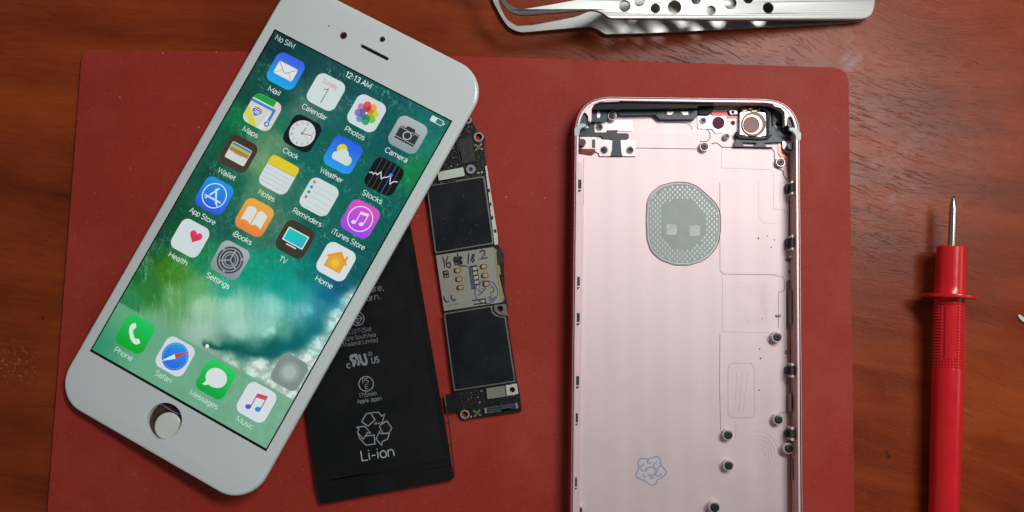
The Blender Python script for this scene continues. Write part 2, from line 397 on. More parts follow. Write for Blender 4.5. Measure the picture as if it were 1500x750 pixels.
mato['label'] = 'flat dull red silicone work mat with rounded corners lying on the wooden table'; mato['category'] = 'mat'

# ================================================================== the lit display assembly
M_white = mat('white_glass', (220, 229, 229), rough=.16, spec=.45, coat=.3, var=.012, vscale=60)
M_frame = mat('pale_plastic_frame', (214, 220, 219), rough=.35, spec=.4)
M_scr = screen_mat()
M_black = mat('black_border', (7, 9, 12), rough=.12)
M_dark = mat('dark_hole', (30, 14, 12), rough=.5)
zl, zr = 3.7, 8.0
SA, SB, SC, SD = W(403, 45, zl), W(660, 178, zr), W(135, 512, zl), W(390, 657, zr)
SN = (SD-SC).cross(SA-SC); SN.normalize()
if SN.z < 0: SN = -SN
def S(x, y, h):
    u, v = x/375, y/667
    return SA*(1-u)*(1-v)+SB*u*(1-v)+SC*(1-u)*v+SD*u*v+SN*h*MM
def IS(px, py):
    u = v = .5
    for _ in range(12):
        q = IW(S(u*375, v*667, 0)); e = (px-q[0], py-q[1])
        a = IW(S(u*375+1, v*667, 0)); b = IW(S(u*375, v*667+1, 0))
        ax, ay, bx, by = a[0]-q[0], a[1]-q[1], b[0]-q[0], b[1]-q[1]
        d = ax*by-ay*bx
        u += (e[0]*by-e[1]*bx)/d/375; v += (ax*e[1]-ay*e[0])/d/667
    return u*375, v*667
base = W(400, 360, MZ)
ph = root('phone_display', 'lit phone display panel with white surround, showing rows of app icons, leaning on the battery', 'phone screen', base)

hx, hy = IS(240.5, 617); hr = 32.5
GL, GR, GT, GB = -23.5, 398.0, -107, 772
body = rrect(GL, GT, GR, GB, 60, 12)
home = circ(hx, hy, hr, 48)
sx, sy = IS(548.5, 76.5)
slot = rrect(sx-30, sy-3.2, sx+30, sy+3.2, 3.19, 6)
pA = IS(503, 52); pB = IS(560, 57.5); pC = IS(481.5, 38)
holeA, holeB = circ(*pA, 7.0, 24), circ(*pB, 5.4, 24)
# glass: rounded 2.5-D edge by stacked outlines
def ringed(name, holes, prof, m, parent):
    """body outline rings at (inset, h); caps top with holes"""
    V = []; Fc = []; n = len(body)
    for ins, h in prof:
        ring = rrect(GL+ins, GT+ins, GR-ins, GB-ins, 60-ins, 12)
        V += [S(x, y, h) for x, y in ring]
    for j in range(len(prof)-1):
        for i in range(n): Fc.append((j*n+i, j*n+(i+1) % n, (j+1)*n+(i+1) % n, (j+1)*n+i))
    ins, h = prof[-1]
    pts, T = tess(rrect(GL+ins, GT+ins, GR-ins, GB-ins, 60-ins, 12), holes)
    o = (len(prof)-1)*n; hb = len(V)
    V += [S(x, y, h) for x, y in pts[n:]]
    idx = lambda i: o+i if i < n else hb+i-n
    for t in T: Fc.append(tuple(idx(i) for i in t))
    # hole walls
    k = hb
    for l in holes:
        m_ = len(l); b = len(V); V += [S(x, y, h-1.1) for x, y in l]
        for i in range(m_): Fc.append((k+i, k+(i+1) % m_, b+(i+1) % m_, b+i))
        k += m_
    me = mesh(name, V, Fc, m, parent, smooth=28)
    import bmesh
    bm = bmesh.new(); bm.from_mesh(me.data); bmesh.ops.recalc_face_normals(bm, faces=bm.faces); 
    up = [f for f in bm.faces if len(f.verts) == 3]
    if up and sum(f.normal.z for f in up) < 0: bmesh.ops.reverse_faces(bm, faces=bm.faces)
    bm.to_mesh(me.data); bm.free(); return me
glass = ringed('front_glass', [home, slot, holeA, holeB], [(3.2, -1.0), (1.9, -.75), (1.3, -.42), (1.9, -.2), (3.4, -.06), (6, 0)], M_white, ph)
# plastic carrier frame under the glass, a hair wider
fr = Flat(S)
o1, o2 = rrect(GL, GT, GR, GB, 60, 12), rrect(GL+26, GT+60, GR-26, GB-104, 20, 12)
V = [S(x, y, -1.0) for x, y in o1]+[S(x, y, -2.3) for x, y in o1]
n = len(o1)
pts, T = tess(o1, [home])
V = [S(x, y, -1.0) for x, y in pts]+[S(x, y, -2.3) for x, y in pts]; K = len(pts)
Fc = [tuple(t) for t in T]+[tuple(K+i for i in t[::-1]) for t in T]
for i in range(n): Fc.append((i, (i+1) % n, K+(i+1) % n, K+i))
for i in range(len(home)): a, b = n+i, n+(i+1) % len(home); Fc.append((b, a, K+a, K+b))
mesh('carrier_frame', V, Fc, M_frame, ph, smooth=30)
# dark parts seen through the slot and the two small holes
f = Flat(S, -.95); f.poly(rrect(sx-33, sy-6, sx+33, sy+6, 4)); f.build('earpiece_mesh', mat('earpiece_cloth', (46, 26, 24), rough=.8, bump=.8, bscale=3500), ph)
f = Flat(S, -.5); f.poly(circ(*pA, 9, 24)); lens = f.build('front_camera', mat('sensor_brown', (58, 22, 22), rough=.1, coat=1), ph)
f = Flat(S, -.48); f.poly(circ(*pA, 2.6, 16)); f.build('lens', mat('lens_black', (14, 6, 9), rough=.05), lens)
f = Flat(S, -.5); f.poly(circ(*pB, 7, 24)); f.build('proximity_sensor', mat('sensor_blue', (22, 22, 34), rough=.1, coat=1), ph)
f = Flat(S, .01); f.poly(circ(*pC, 1.6, 12)); f.build('light_sensor', mat('sensor_grey', (120, 128, 128), rough=.3), ph)
# home button: metal bracket and white cap sunk in the round opening
cap = S(hx+2, hy+4, -1.75)
hb = IS(242.2, 624.8)
def HB(P): return [(hb[0]+x, hb[1]+y) for x, y in P]
btn = lathe('home_button', S(hb[0], hb[1], -1.9), [(3.84, -.2), (3.86, .25), (3.72, .5), (3.1, .62), (1.6, .68), (.05, .7)], mat('milky_cap', (222, 228, 220), rough=.25, coat=.4), ph, n=40, axis=SN, smooth=60)
bk = lathe('button_bracket', S(hb[0]-.5, hb[1]-.5, -2.15), [(6.0, -.1), (6.0, .25), (5.5, .45), (5.0, .22), (4.5, .1), (4.2, .38), (4.08, .44), (3.95, .2), (3.9, -.1)], mat('dark_bracket_steel', (120, 100, 84), rough=.3, metal=.9, var=.25, vscale=600), btn, n=48, axis=SN)
f = Flat(S, -2.25); f.poly(circ(hx, hy, hr+5, 32)); f.build('button_backing', M_dark, btn)
f = Flat(S, -1.35, .03); f.line([IS(226, 591.5), IS(236, 594), IS(247, 601), IS(258, 606.5), IS(264, 607)], 1.7)
f.build('button_cable', mat('violet_flex', (150, 130, 175), rough=.3), btn)
f = Flat(S, -1.42, .03); f.poly([IS(232, 592), IS(244, 588), IS(262, 596), IS(266, 607), IS(258, 605.5), IS(246, 599)])
f.build('cable_gap', mat('maroon_gap', (62, 14, 18), rough=.6), btn)

# ---- wallpaper: the picture shown on the screen, painted per vertex
KEYS = [((410,62),(5,46,50)),((440,90),(12,66,66)),((500,112),(18,72,74)),((560,140),(10,84,84)),((645,188),(24,104,100)),((640,215),(30,124,104)),((610,255),(16,124,70)),
 ((570,215),(12,84,86)),((470,140),(44,92,92)),((450,165),(70,110,104)),((400,140),(10,74,66)),((365,140),(10,70,60)),((350,175),(14,112,66)),((330,200),(8,88,62)),((415,185),(30,112,84)),
 ((405,205),(92,140,104)),((385,235),(110,152,104)),((390,275),(84,136,100)),((370,290),(70,130,96)),((345,275),(22,96,78)),((300,250),(10,72,56)),((290,240),(22,88,66)),
 ((470,205),(10,90,84)),((445,225),(12,98,88)),((520,210),(14,92,86)),((500,260),(14,96,88)),((540,290),(10,92,84)),((585,310),(8,92,82)),((545,360),(5,88,80)),((560,330),(6,90,80)),
 ((430,300),(40,110,92)),((410,330),(70,118,96)),((395,345),(52,112,88)),((460,330),(10,92,82)),((450,400),(0,118,110)),((480,370),(6,96,90)),((520,400),(6,84,88)),((500,420),(4,84,112)),((480,435),(4,104,140)),
 ((250,310),(8,72,50)),((265,340),(14,84,46)),((235,345),(10,66,52)),((225,370),(24,92,44)),((240,395),(56,120,22)),((205,400),(20,104,52)),((260,400),(64,130,40)),((300,385),(24,130,84)),((330,330),(20,92,76)),
 ((290,420),(92,164,100)),((220,430),(40,118,44)),((255,435),(96,156,90)),((190,440),(40,128,76)),((330,420),(40,160,130)),((370,400),(6,150,120)),((400,380),(8,140,110)),((410,410),(0,150,130)),
 ((430,430),(20,160,150)),((300,450),(150,196,162)),((340,450),(152,206,184)),((400,450),(140,208,198)),((440,455),(100,180,184)),((470,450),(50,140,160)),((350,480),(160,206,190)),((300,485),(156,192,174)),((390,480),(140,202,184)),
 ((420,485),(84,160,140)),((450,480),(60,140,140)),((225,475),(110,168,124)),((330,508),(70,140,118)),((350,515),(10,92,80)),((400,512),(4,84,74)),((435,500),(8,96,92)),((460,485),(20,120,126)),
 ((315,512),(140,170,150)),((340,530),(174,198,184)),((380,540),(186,200,190)),((420,535),(184,202,194)),((470,500),(176,200,194)),((490,465),(186,204,198)),((515,440),(176,202,198)),((450,525),(186,200,194)),((410,570),(176,190,182)),((375,560),(150,176,162)),
 ((345,545),(130,170,146))]
def wall(px, py):
    r = g = b = w = 0
    for (x, y), c in KEYS:
        d = ((px-x)**2+(py-y)**2); k = 1/(d+45)**1.8
        r += c[0]*k; g += c[1]*k; b += c[2]*k; w += k
    return [r/w, g/w, b/w]
def fbm(x, y, z=0, o=4): return noise.fractal(Vector((x, y, z)), .9, 2.1, o, noise_basis='PERLIN_ORIGINAL')
def paper(x, y):
    px, py = IW(S(x, y, 0))
    wx, wy = px+4*fbm(px/22, py/22, 5), py+4*fbm(px/22, py/22, 9)
    c = wall(wx, wy)
    # luminous threads of foam: fine and blue-green above, falling streaks of spray below
    if px > 296 and py > 440:
        CR = [(300, 507), (330, 510), (365, 517), (400, 517), (430, 507), (455, 488), (478, 462), (500, 438)]
        best = 1e9; bt = 0
        for i in range(len(CR)-1):
            (x0, y0), (x1, y1) = CR[i], CR[i+1]; L2 = (x1-x0)**2+(y1-y0)**2
            t = max(0, min(1, ((wx-x0)*(x1-x0)+(wy-y0)*(y1-y0))/L2)); dd = math.hypot(wx-x0-t*(x1-x0), wy-y0-t*(y1-y0))
            if dd < best: best, bt, side = dd, (i+t)/7, (wy-y0-t*(y1-y0))
        hw = 3.5+9*min(1, bt*1.6); above = side < 0
        k = math.exp(-(best/(hw*(1.25 if above else .62)))**2)*(1-.75*max(0, bt-.5)/.5)
        c = [v+(t-v)*k for v, t in zip(c, (4, 82+30*bt, 70+60*bt))]
    depth = min(1, max(0, (py-380)/60)); dn = min(1, max(0, (500-py)/30))
    f1 = abs(fbm(px/13+3, py/13, 1, 5)); f2 = fbm(px/34, py/34, 12, 3)
    wisp = max(0, 1-f1*9)*max(0, min(1, f2*2.2+.25))
    sheen = fbm(px/5, py/60, 3, 4)
    st = abs(fbm(px/9, py/70, 7, 4)); streak = max(0, 1-st*9)*max(0, min(1, fbm(px/20, py/40, 30, 3)*2+.35))
    a = wisp*(.62 if px > 470 else .45)*(1-depth)
    tone = 1+.10*fbm(px/6, py/7, 2, 4)*(1-depth)+.05*fbm(px/2.5, py/2.5, 4, 2)
    c = [v*tone for v in c]
    c = [v+(t-v)*a for v, t in zip(c, (110, 190, 170))]
    if px < 400:
        b = streak*.42*min(1, max(0, (py-330)/50))*dn*min(1, max(.0, (400-px)/60))
        c = [v+(t-v)*b for v, t in zip(c, (190, 225, 195))]
    c = [v*(1+.055*sheen*depth*dn) for v in c]
    lum = sum(c)/3
    if py > 425 and lum > 115:        # cloud of foam under the crest
        k = min(1, (lum-115)/35)*min(1, max(0, (py+.55*(px-330)-505)/25))
        bil = min(1, abs(fbm(px/17, py/15, 21, 5))*2.1); fine_ = min(1, abs(fbm(px/6, py/5.5, 23, 3))*1.6)
        c = [min(238, v*(1+k*(-.14+.26*bil+.12*fine_))+(8*k*bil)) for v in c]
    if y > 572:                      # frosted dock
        t = min(1, max(0, x/375)); e = max(0, (90-x)/90)*max(0, min(1, (y-585)/60))
        base_ = (118+14*t, 172, 142+4*t)
        dk = [b0*(1-e*.75)+v*e*.75 for b0, v in zip(base_, (20, 140, 110))]
        dk = [v*(1+.03*fbm(x/60, y/40, 2)) for v in dk]
        bl = max(0, 1-abs(x-335)/90)*max(0, (667-y)/95)*0
        c = [v*.14+d*.86*(1-.1*max(0, (y-630)/40)*0) for v, d in zip(c, dk)]
        c = [c[0]*.86, c[1]*.97, c[2]*.93]
    return lin([max(0, min(255, v)) for v in c])
NX, NY = 190, 338
V = []; C = []
for j in range(NY+1):
    for i in range(NX+1):
        x, y = 375*i/NX, 667*j/NY
        if abs(y-572) < 1.2: y = 572.01 if y >= 572 else 571.9
        V.append(S(x, y, .022)); C.append(paper(x, y))
Fc = [(j*(NX+1)+i, (j+1)*(NX+1)+i, (j+1)*(NX+1)+i+1, j*(NX+1)+i+1) for j in range(NY) for i in range(NX)]
f = Flat(S, .010); f.poly(rrect(-2.6, -2.6, 377.6, 671.5, 1)); f.build('screen_border', M_black, ph)
scr = mesh('screen', V, Fc, M_scr, ph, cols=C)

# ---- app icons
WH = (206, 217, 218)
def grad(c0, c1, y0=0, y1=60): return lambda x, y: tuple(a+(b-a)*min(1, max(0, (y-y0)/(y1-y0))) for a, b in zip(c0, c1))
IH = .034
def icon(cx, cy, col, draw, label, sc_=1.0, name='app_icon'):
    fn = lambda x, y, h: S(cx+(x-30)*sc_, cy+(y-30)*sc_, h)
    f = Flat(fn, IH, .006)
    f.poly(rrect(0, 0, 60, 60, 14, 8), col); draw(f)
    return f.build(name, M_scr, scr, label=label, group='app icons on the lit screen')
def caption(t, cx, cy, w, col=(226, 236, 232), bold=.0):
    f = Flat(S, IH); f.text(t, cx, cy, w, size=13.4, col=col, bold=bold); f.build('icon_caption', M_scr, scr, label='white caption reading '+t if len(t) < 1 else None)
def d_mail(f):
    f.poly(rrect(10, 17.5, 50, 43, 2), (222, 226, 224)); g = (120, 140, 150)
    f.line([(10.5, 42.5), (24, 30)], .9, g); f.line([(49.5, 42.5), (36, 30)], .9, g)
    f.line([(10.5, 18.5), (27, 33), (30, 34.2), (33, 33), (49.5, 18.5)], 1.2, g)
def d_cal(f):
    f.text('Sunday', 30, 17.5, 31, size=12, col=(222, 104, 100)); f.line([(24.5, 28), (31.5, 22.8), (31.5, 52)], 1.5, (70, 84, 90))
def d_photos(f):
    cs = [(236,160,60),(206,206,50),(120,190,70),(60,160,110),(90,150,196),(132,124,190),(186,124,180),(222,84,70)]
    for i, c in enumerate(cs):
        a = i*45+22
        f.poly(rot(rrect(23, 7.5, 37, 29, 7, 6), 30, 30, a), c)
    for i, c in enumerate([(214,120,50),(150,180,50),(50,140,70),(40,130,110),(80,110,160),(110,90,150),(150,80,110),(196,44,44)]):
        a = i*45+44.5
        f.poly(rot([(30, 28), (34.4, 20), (30, 13.6), (25.6, 20)], 30, 30, a), c)
    f.poly(circ(30, 30, 1.8, 10), (235, 235, 220))
def d_camera(f):
    k = (44, 52, 56)
    f.poly([(10, 21), (20, 21), (22.5, 15.5), (37.5, 15.5), (40, 21), (50, 21), (50, 22.6), (10, 22.6)], k)
    f.poly([(13.5, 19.5), (18, 19.5), (18, 20.4), (13.5, 20.4)], k)
    f.poly([(10, 24), (50, 24), (50, 41), (10, 41)], k); f.poly([(10, 42.4), (50, 42.4), (50, 45.5), (10, 45.5)], k)
    f.poly(circ(30, 32, 9.4, 28), k); f.ring(30, 32, 6.6, 8.1, (206, 212, 208)); f.poly(circ(39.5, 26.5, 1, 8), (200, 170, 90))
def d_maps(f):
    f.poly(rnd([(0.4, 14), (0.6, 8), (6, 1), (14, .2), (44, .2), (44, 12.5), (0.2, 12.5)], [0, 4, 5, 2, 0, 0, 0]), (30, 158, 60))
    f.poly([(51, .8), (56, 3.5), (59.5, 12), (59.8, 20), (51, 20)], (222, 196, 198))
    f.poly([(0, 32), (12, 37), (24, 48), (34, 59.8), (20, 59.8), (10, 51), (0, 46)], (214, 206, 76))
    f.poly([(36, 60), (46, 60), (50.5, 22), (42.5, 22)], (214, 222, 222)); f.line([(0.2, 14), (44, 14)], 3, (222, 228, 228))
    f.line([(0.2, 17.4), (49, 17.4), (49, 44)], 5.4, (70, 128, 206))
    f.poly([(10.5, 24), (14, 25), (20.5, 23.5), (27, 25), (30.5, 24), (32, 33), (28, 40), (20.5, 44), (13, 40), (9, 33)], (232, 232, 236))
    f.poly([(12, 29), (29.6, 29), (30.6, 33), (27, 39), (20.5, 42.6), (14, 39), (10.6, 33)], (72, 108, 176))
    f.poly([(11.6, 25.4), (14, 26.3), (20.5, 25), (27, 26.3), (29.6, 25.4), (29.8, 28), (11.4, 28)], (190, 70, 74))
    f.text('280', 20.7, 37.6, 14.5, size=8.6, col=(222, 232, 236), bold=.02)
    f.poly(circ(49, 45.5, 6.2, 22), (226, 232, 236)); f.poly(circ(49, 45.5, 5.4, 22), (74, 118, 200)); f.poly([(49, 41), (52, 48.5), (49, 46.8), (46, 48.5)], (230, 236, 240))
def d_clock(f):
    f.poly(circ(30, 30, 24.6, 48), (206, 216, 216))
    for i in range(12):
        a = R(30*(i+1)); f.text(str(i+1), 30+19.6*math.sin(a), 32.3-19.6*math.cos(a), None, size=6.6, col=(50, 60, 64))
    for a, l, w, c in ((6, 13, 1.3, (40, 48, 52)), (78, 19.5, 1.1, (40, 48, 52)), (112, 17, .6, (206, 110, 60))):
        a = R(a); f.line([(30-3*math.sin(a), 30+3*math.cos(a)), (30+l*math.sin(a), 30-l*math.cos(a))], w, c)
    f.poly(circ(30, 30, 1.5, 10), (50, 60, 64))
def d_weather(f):
    f.poly(circ(23.5, 21.5, 9.6, 28), (226, 206, 50))
    for x, y, r in ((20, 36.5, 8), (41.5, 36, 9.2), (30.5, 29.5, 10.4)): f.poly(circ(x, y, r, 26), (206, 218, 216))
    f.poly(rrect(12.5, 32, 50, 45, 6.3), (204, 217, 216))
def d_stocks(f):
    for i, x in enumerate((11, 20.5, 30, 49)): f.line([(x, 1.2), (x, 58.8)], .8, (96, 88, 84))
    f.line([(39.8, 1), (39.8, 59)], 1.2, (38, 110, 200))
    f.line([(2, 36), (6, 33), (10, 35), (13, 31), (17, 33), (21, 25), (27, 36), (31, 31), (35, 29), (39.8, 22), (46, 37), (50, 30), (57, 27)], 1.7, (216, 224, 224))
    f.poly(circ(39.8, 21.5, 3, 14), (60, 150, 226))
def d_wallet(f):
    f.poly(rrect(9, 13.5, 51, 46.5, 3), (198, 210, 210))
    for y, c in ((15, (70, 130, 170)), (19.4, (196, 176, 60)), (23.8, (110, 150, 60)), (28, (212, 104, 84))): f.poly([(10.2, y), (49.8, y), (49.8, y+4.2), (10.2, y+4.2)], c)
    f.poly(rnd([(10.2, 31.2), (21.5, 31.2), (25, 35.8), (35, 35.8), (38.5, 31.2), (49.8, 31.2), (49.8, 45.4), (10.2, 45.4)], [0, 2, 3, 3, 2, 0, 2, 2]), (206, 214, 208))
def d_notes(f):
    f.poly(rnd([(0.05, 19), (0.05, 0.05), (59.95, 0.05), (59.95, 19)], [0, 17, 17, 0], 8), (222, 200, 46))
    f.line([(0.1, 19.5), (59.9, 19.5)], .7, (120, 110, 60))
    for y in (28, 36, 44, 52): f.line([(2, y), (58, y)], .6, (150, 160, 162))
def d_rem(f):
    for y, c in ((10, (196, 138, 60)), (20.3, (40, 140, 200)), (30.6, (24, 166, 78)), (41, (158, 110, 190))): f.poly(circ(8.6, y, 3, 16), c); f.line([(15, y+5.2), (58, y+5.2)], .55, (160, 170, 172))
    f.line([(15, 55.5), (56, 55.5)], .55, (160, 170, 172))
def d_appstore(f):
    w = (200, 226, 240); f.ring(30, 30, 21.6, 23.6, w, 44)
    f.line([(31.5, 14), (21.2, 33)], 3, w); f.line([(18.6, 37.6), (16.6, 41.6)], 3, w)
    f.line([(26.6, 17.2), (40.6, 42.4)], 3.4, w); f.line([(13, 36.2), (47, 36.2)], 3, w); f.line([(41.5, 40), (44.5, 45.5)], 2.2, w)
def d_ibooks(f):
    w = (216, 222, 214)
    P = [(29, 18), (24, 13.8), (16, 14), (9, 18), (9, 44.5), (16, 41), (24, 41.5), (29, 45.5)]
    f.poly(rnd(P, [2, 4, 5, 2, 0, 4, 4, 0]), w); f.poly(rnd([(60-x, y) for x, y in P], [2, 4, 5, 2, 0, 4, 4, 0]), w)
def d_itunes(f):
    w = (226, 214, 234); f.ring(30, 30, 21.8, 23.8, w, 44)
    f.poly([(24.5, 17.5), (40.8, 14.5), (40.8, 20), (24.5, 23)], w); f.line([(25.4, 18), (25.4, 40)], 1.9, w); f.line([(39.9, 15), (39.9, 37)], 1.9, w)
    f.poly(rot(circ(22.2, 40.5, 4.6, 20, 3.6), 22.2, 40.5, -20), w); f.poly(rot(circ(36.6, 37.6, 4.6, 20, 3.6), 36.6, 37.6, -20), w)
def d_health(f):
    P = []
    for i in range(40):
        t = 2*math.pi*i/40
        P.append((37.5+.78*16*math.sin(t)**3, 23-.78*(13*math.cos(t)-5*math.cos(2*t)-2*math.cos(3*t)-math.cos(4*t))))
    f.poly(P, grad((226, 60, 130), (206, 40, 60), 12, 33))
def d_tv(f):
    f.poly(rrect(8.5, 14.5, 51.5, 40.5, 1.2), (226, 234, 230)); f.poly(rrect(10.3, 16.3, 49.7, 38.7, .6), lambda x, y: (20+30*(x/60), 200-44*(x/60)*(y/40), 160+50*(y/40)))
    f.poly(rrect(19.5, 43, 40.5, 45.2, 1), (220, 226, 222))
def d_home(f):
    g = lambda x, y: (232, 176, 60) if abs(x-30)+abs(y-33) > 8 else (224, 206, 76)
    f.poly([(30, 9.5), (51, 26.5), (49, 29), (46.5, 28), (46.5, 46), (13.5, 46), (13.5, 28), (11, 29), (9, 26.5)], (222, 150, 44))
    f.poly([(42, 12.5), (46.5, 12.5), (46.5, 23), (42, 19.5)], (222, 150, 44))
    f.poly([(30, 14), (44, 26), (44, 44), (16, 44), (16, 26)], lambda x, y: (230, 164, 48)); f.poly(circ(30, 33, 9, 24), (228, 184, 58)); f.poly(circ(30, 33, 5, 20), (226, 200, 70))
def d_settings(f):
    k = (56, 64, 70); w = (150, 160, 166)
    n = 60; P = []
    for i in range(n*2):
        r = 25.4 if i % 2 else 24.2; P.append((30+r*math.cos(math.pi*i/n), 30+r*math.sin(math.pi*i/n)))
    f.poly(P, k); f.ring(30, 30, 19.6, 21.4, w, 44); f.ring(30, 30, 13.2, 15.8, w, 40); f.ring(30, 30, 9.2, 10.8, w, 36)
    for a in (-90, 30, 150): 
        c, s = math.cos(R(a)), math.sin(R(a)); f.line([(30, 30), (30+20.5*c, 30+20.5*s)], 2.2, w)
    for a in (-90, 30, 150):
        c, s = math.cos(R(a+60)), math.sin(R(a+60)); 
        f.poly(rot(rrect(27.5, 5.5, 32.5, 8.4, 1), 30, 30, a+150), w)
def d_phone(f):
    w = (214, 226, 218)
    f.poly(rnd([(15, 17), (20.5, 12.5), (26, 20), (22.6, 24.6), (24, 28.5), (31.5, 36), (35.4, 37.4), (40, 34), (47.5, 39.5), (43, 45), (36.5, 46.5), (27, 42), (18, 33), (13.5, 23.5)], 2.4), w)
def d_safari(f):
    f.poly(circ(30, 30, 25, 48), lambda x, y: (30+10*y/60, 160-70*y/60, 226-8*y/60))
    for i in range(48):
        a = 2*math.pi*i/48; r0 = 20.5 if i % 2 else 21.6
        f.line([(30+r0*math.cos(a), 30+r0*math.sin(a)), (30+23.6*math.cos(a), 30+23.6*math.sin(a))], .45, (180, 214, 234)); f.h -= f.step
    f.h += f.step
    f.poly([(49.6, 10.4), (33.2, 33.2), (26.8, 26.8)], (208, 60, 66)); f.poly([(10.4, 49.6), (33.2, 33.2), (26.8, 26.8)], (216, 224, 228))
def d_msg(f):
    w = (212, 222, 218)
    f.poly(circ(30, 27.5, 20.4, 40, 17), w); f.poly(rnd([(16, 38), (14.5, 46), (11.5, 48.6), (18, 48), (25, 43.4)], 1), w)
def d_music(f):
    g = lambda x, y: (216, 84, 106) if y < 24 else ((110, 84, 196) if x < 28 else (40, 140, 206))
    f.poly([(23.4, 15.6), (43.4, 11.2), (43.4, 19.4), (23.4, 23.4)], (206, 70, 96)); f.line([(24.4, 16), (24.4, 42)], 2.1, lambda x, y: (206-80*(y-16)/26, 80, 110+80*(y-16)/26)); f.line([(42.4, 12), (42.4, 38)], 2.1, lambda x, y: (206-170*(y-12)/26, 80+50*(y-12)/26, 110+90*(y-12)/26))
    f.poly(rot(circ(20.6, 43.5, 5.4, 20, 4.4), 20.6, 43.5, -20), (98, 76, 190)); f.poly(rot(circ(38.6, 39.4, 5.4, 20, 4.4), 38.6, 39.4, -20), (40, 136, 200))
CX = (57, 144, 231, 318); CY = (58, 146, 234, 322, 410)
grid = [
 (0,0,'Mail',24,grad((62,92,222),(26,170,232)),d_mail,'blue app icon with a white envelope'),
 (1,0,'Calendar',52,WH,d_cal,'white app icon with a red Sunday and the number 1'),
 (2,0,'Photos',41,WH,d_photos,'white app icon with a flower of coloured petals'),
 (3,0,'Camera',46,grad((172,182,186),(140,152,158)),d_camera,'grey app icon with a black camera'),
 (0,1,'Maps',32,(206,208,192),d_maps,'app icon of a road map with a 280 shield'),
 (1,1,'Clock',32,(18,20,26),d_clock,'black app icon with a white clock face'),
 (2,1,'Weather',47,grad((44,92,222),(40,158,234)),d_weather,'blue app icon with a sun behind a cloud'),
 (3,1,'Stocks',41,(14,15,18),d_stocks,'black app icon with a white share price line'),
 (0,2,'Wallet',37,grad((64,48,40),(70,56,46)),d_wallet,'brown app icon with a wallet of striped cards'),
 (1,2,'Notes',34,(208,217,219),d_notes,'app icon of a notepad with a yellow top'),
 (2,2,'Reminders',60,(206,217,219),d_rem,'white app icon with four coloured dots and lines'),
 (3,2,'iTunes Store',68,grad((216,84,190),(158,70,236)),d_itunes,'purple app icon with a ringed music note'),
 (0,3,'App Store',55,grad((30,150,224),(48,88,222)),d_appstore,'blue app icon with a ringed letter A'),
 (1,3,'iBooks',40,grad((232,172,70),(226,130,60)),d_ibooks,'orange app icon with an open white book'),
 (2,3,'TV',15,(58,54,44),d_tv,'dark app icon with a turquoise television'),
 (3,3,'Home',35,(214,222,224),d_home,'white app icon with a yellow house'),
 (0,4,'Health',39,(206,216,217),d_health,'white app icon with a pink heart'),
 (1,4,'Settings',49,grad((168,178,184),(132,142,150)),d_settings,'grey app icon with a gear wheel')]
for i, j, t, w, col, d, lab in grid:
    icon(CX[i], CY[j], col, d, lab); caption(t, CX[i], CY[j]+47, w)
DY = 606
for i, t, w, col, d, lab in ((0,'Phone',38,grad((30,196,96),(10,160,40)),d_phone,'green app icon with a white telephone receiver'),
 (1,'Safari',34,(206,216,220),d_safari,'white app icon with a blue compass'),
 (2,'Messages',59,grad((40,204,96),(10,160,56)),d_msg,'green app icon with a white speech bubble'),
 (3,'Music',34,(212,220,224),d_music,'white app icon with a red and blue music note')):
    icon(CX[i], DY, col, d, lab); caption(t, CX[i], DY+45, w, col=(200, 224, 210))
f = Flat(S, IH); f.text('No SIM', 8, 14.5, 40, size=14, bold=.0, col=(206, 222, 222), anchor='l'); f.text('12:13 AM', 187, 15, 54, size=14, bold=.015, col=(222, 234, 232))
f.build('status_text', M_scr, scr)
f = Flat(S, IH)
f.poly(rrect(340, 5, 365, 16, 2), (206, 220, 216)); f.poly(rrect(351.5, 6.2, 363.8, 14.8, 1), (60, 120, 112)); f.poly([(366, 8.5), (368, 9), (368, 12), (366, 12.5)], (206, 220, 216))
f.build('battery_symbol', M_scr, scr)
q = IS(424, 545)
f = Flat(S, IH, .006); a = 28
f.poly(rrect(q[0]-a, q[1]-a, q[0]+a, q[1]+a, 13), (126, 140, 136)); f.poly(circ(*q, 20, 36), (138, 152, 148)); f.poly(circ(*q, 15.5, 36), (150, 164, 158)); f.poly(circ(*q, 11.5, 36), (166, 180, 174))
f.build('floating_button', M_scr, scr, label='translucent grey rounded square button with pale rings')
q = IS(303.5, 507); f = Flat(S, IH); f.poly(circ(*q, 3.4, 16), (226, 236, 230)); f.build('page_dot', M_scr, scr)
# ================================================================== the battery
ZB = MZ+2.3
bat = root('phone_battery', 'black lithium phone battery with grey printed marks, half under the lit display', 'battery', W(560, 600, MZ))
M_wrap = mat('black_wrap', (15, 16, 18), rough=.42, spec=.28, bump=.5, bscale=120, var=.14, vscale=90, rvar=.1)
M_wrap2 = mat('black_tape', (13, 14, 16), rough=.35, spec=.3, bump=.3, bscale=500, rvar=.1)
slab('cell', rnd([(464, 717), (661, 681), (596.5, 306), (411, 318)], [3, 3, 8, 8]), MZ, ZB, M_wrap, bat, bevel=.55, bseg=4)
slab('end_flap', rnd([(469.5, 738), (665, 702), (661.3, 681.5), (464.8, 716.5)], [2, 4, 1, 1]), MZ, ZB-.15, M_wrap, bat, bevel=.25, bseg=3)
slab('side_tape', rnd([(650.5, 660), (660.5, 672), (610.5, 382), (598, 322), (592, 322)], 1.5), ZB-.4, ZB+.09, M_wrap2, bat, bevel=.05)
slab('fold_tape', rnd([(469.6, 712), (657.6, 677), (656.6, 671.5), (565, 687), (468.8, 706)], 1.5), ZB-.2, ZB+.07, M_wrap2, bat, bevel=.04)
INK = mat('grey_ink', (150, 152, 158), rough=.6)
INK2 = mat('faint_grey_ink', (130, 132, 140), rough=.6)
BF = lambda x, y, h: W(x, y, ZB+h)
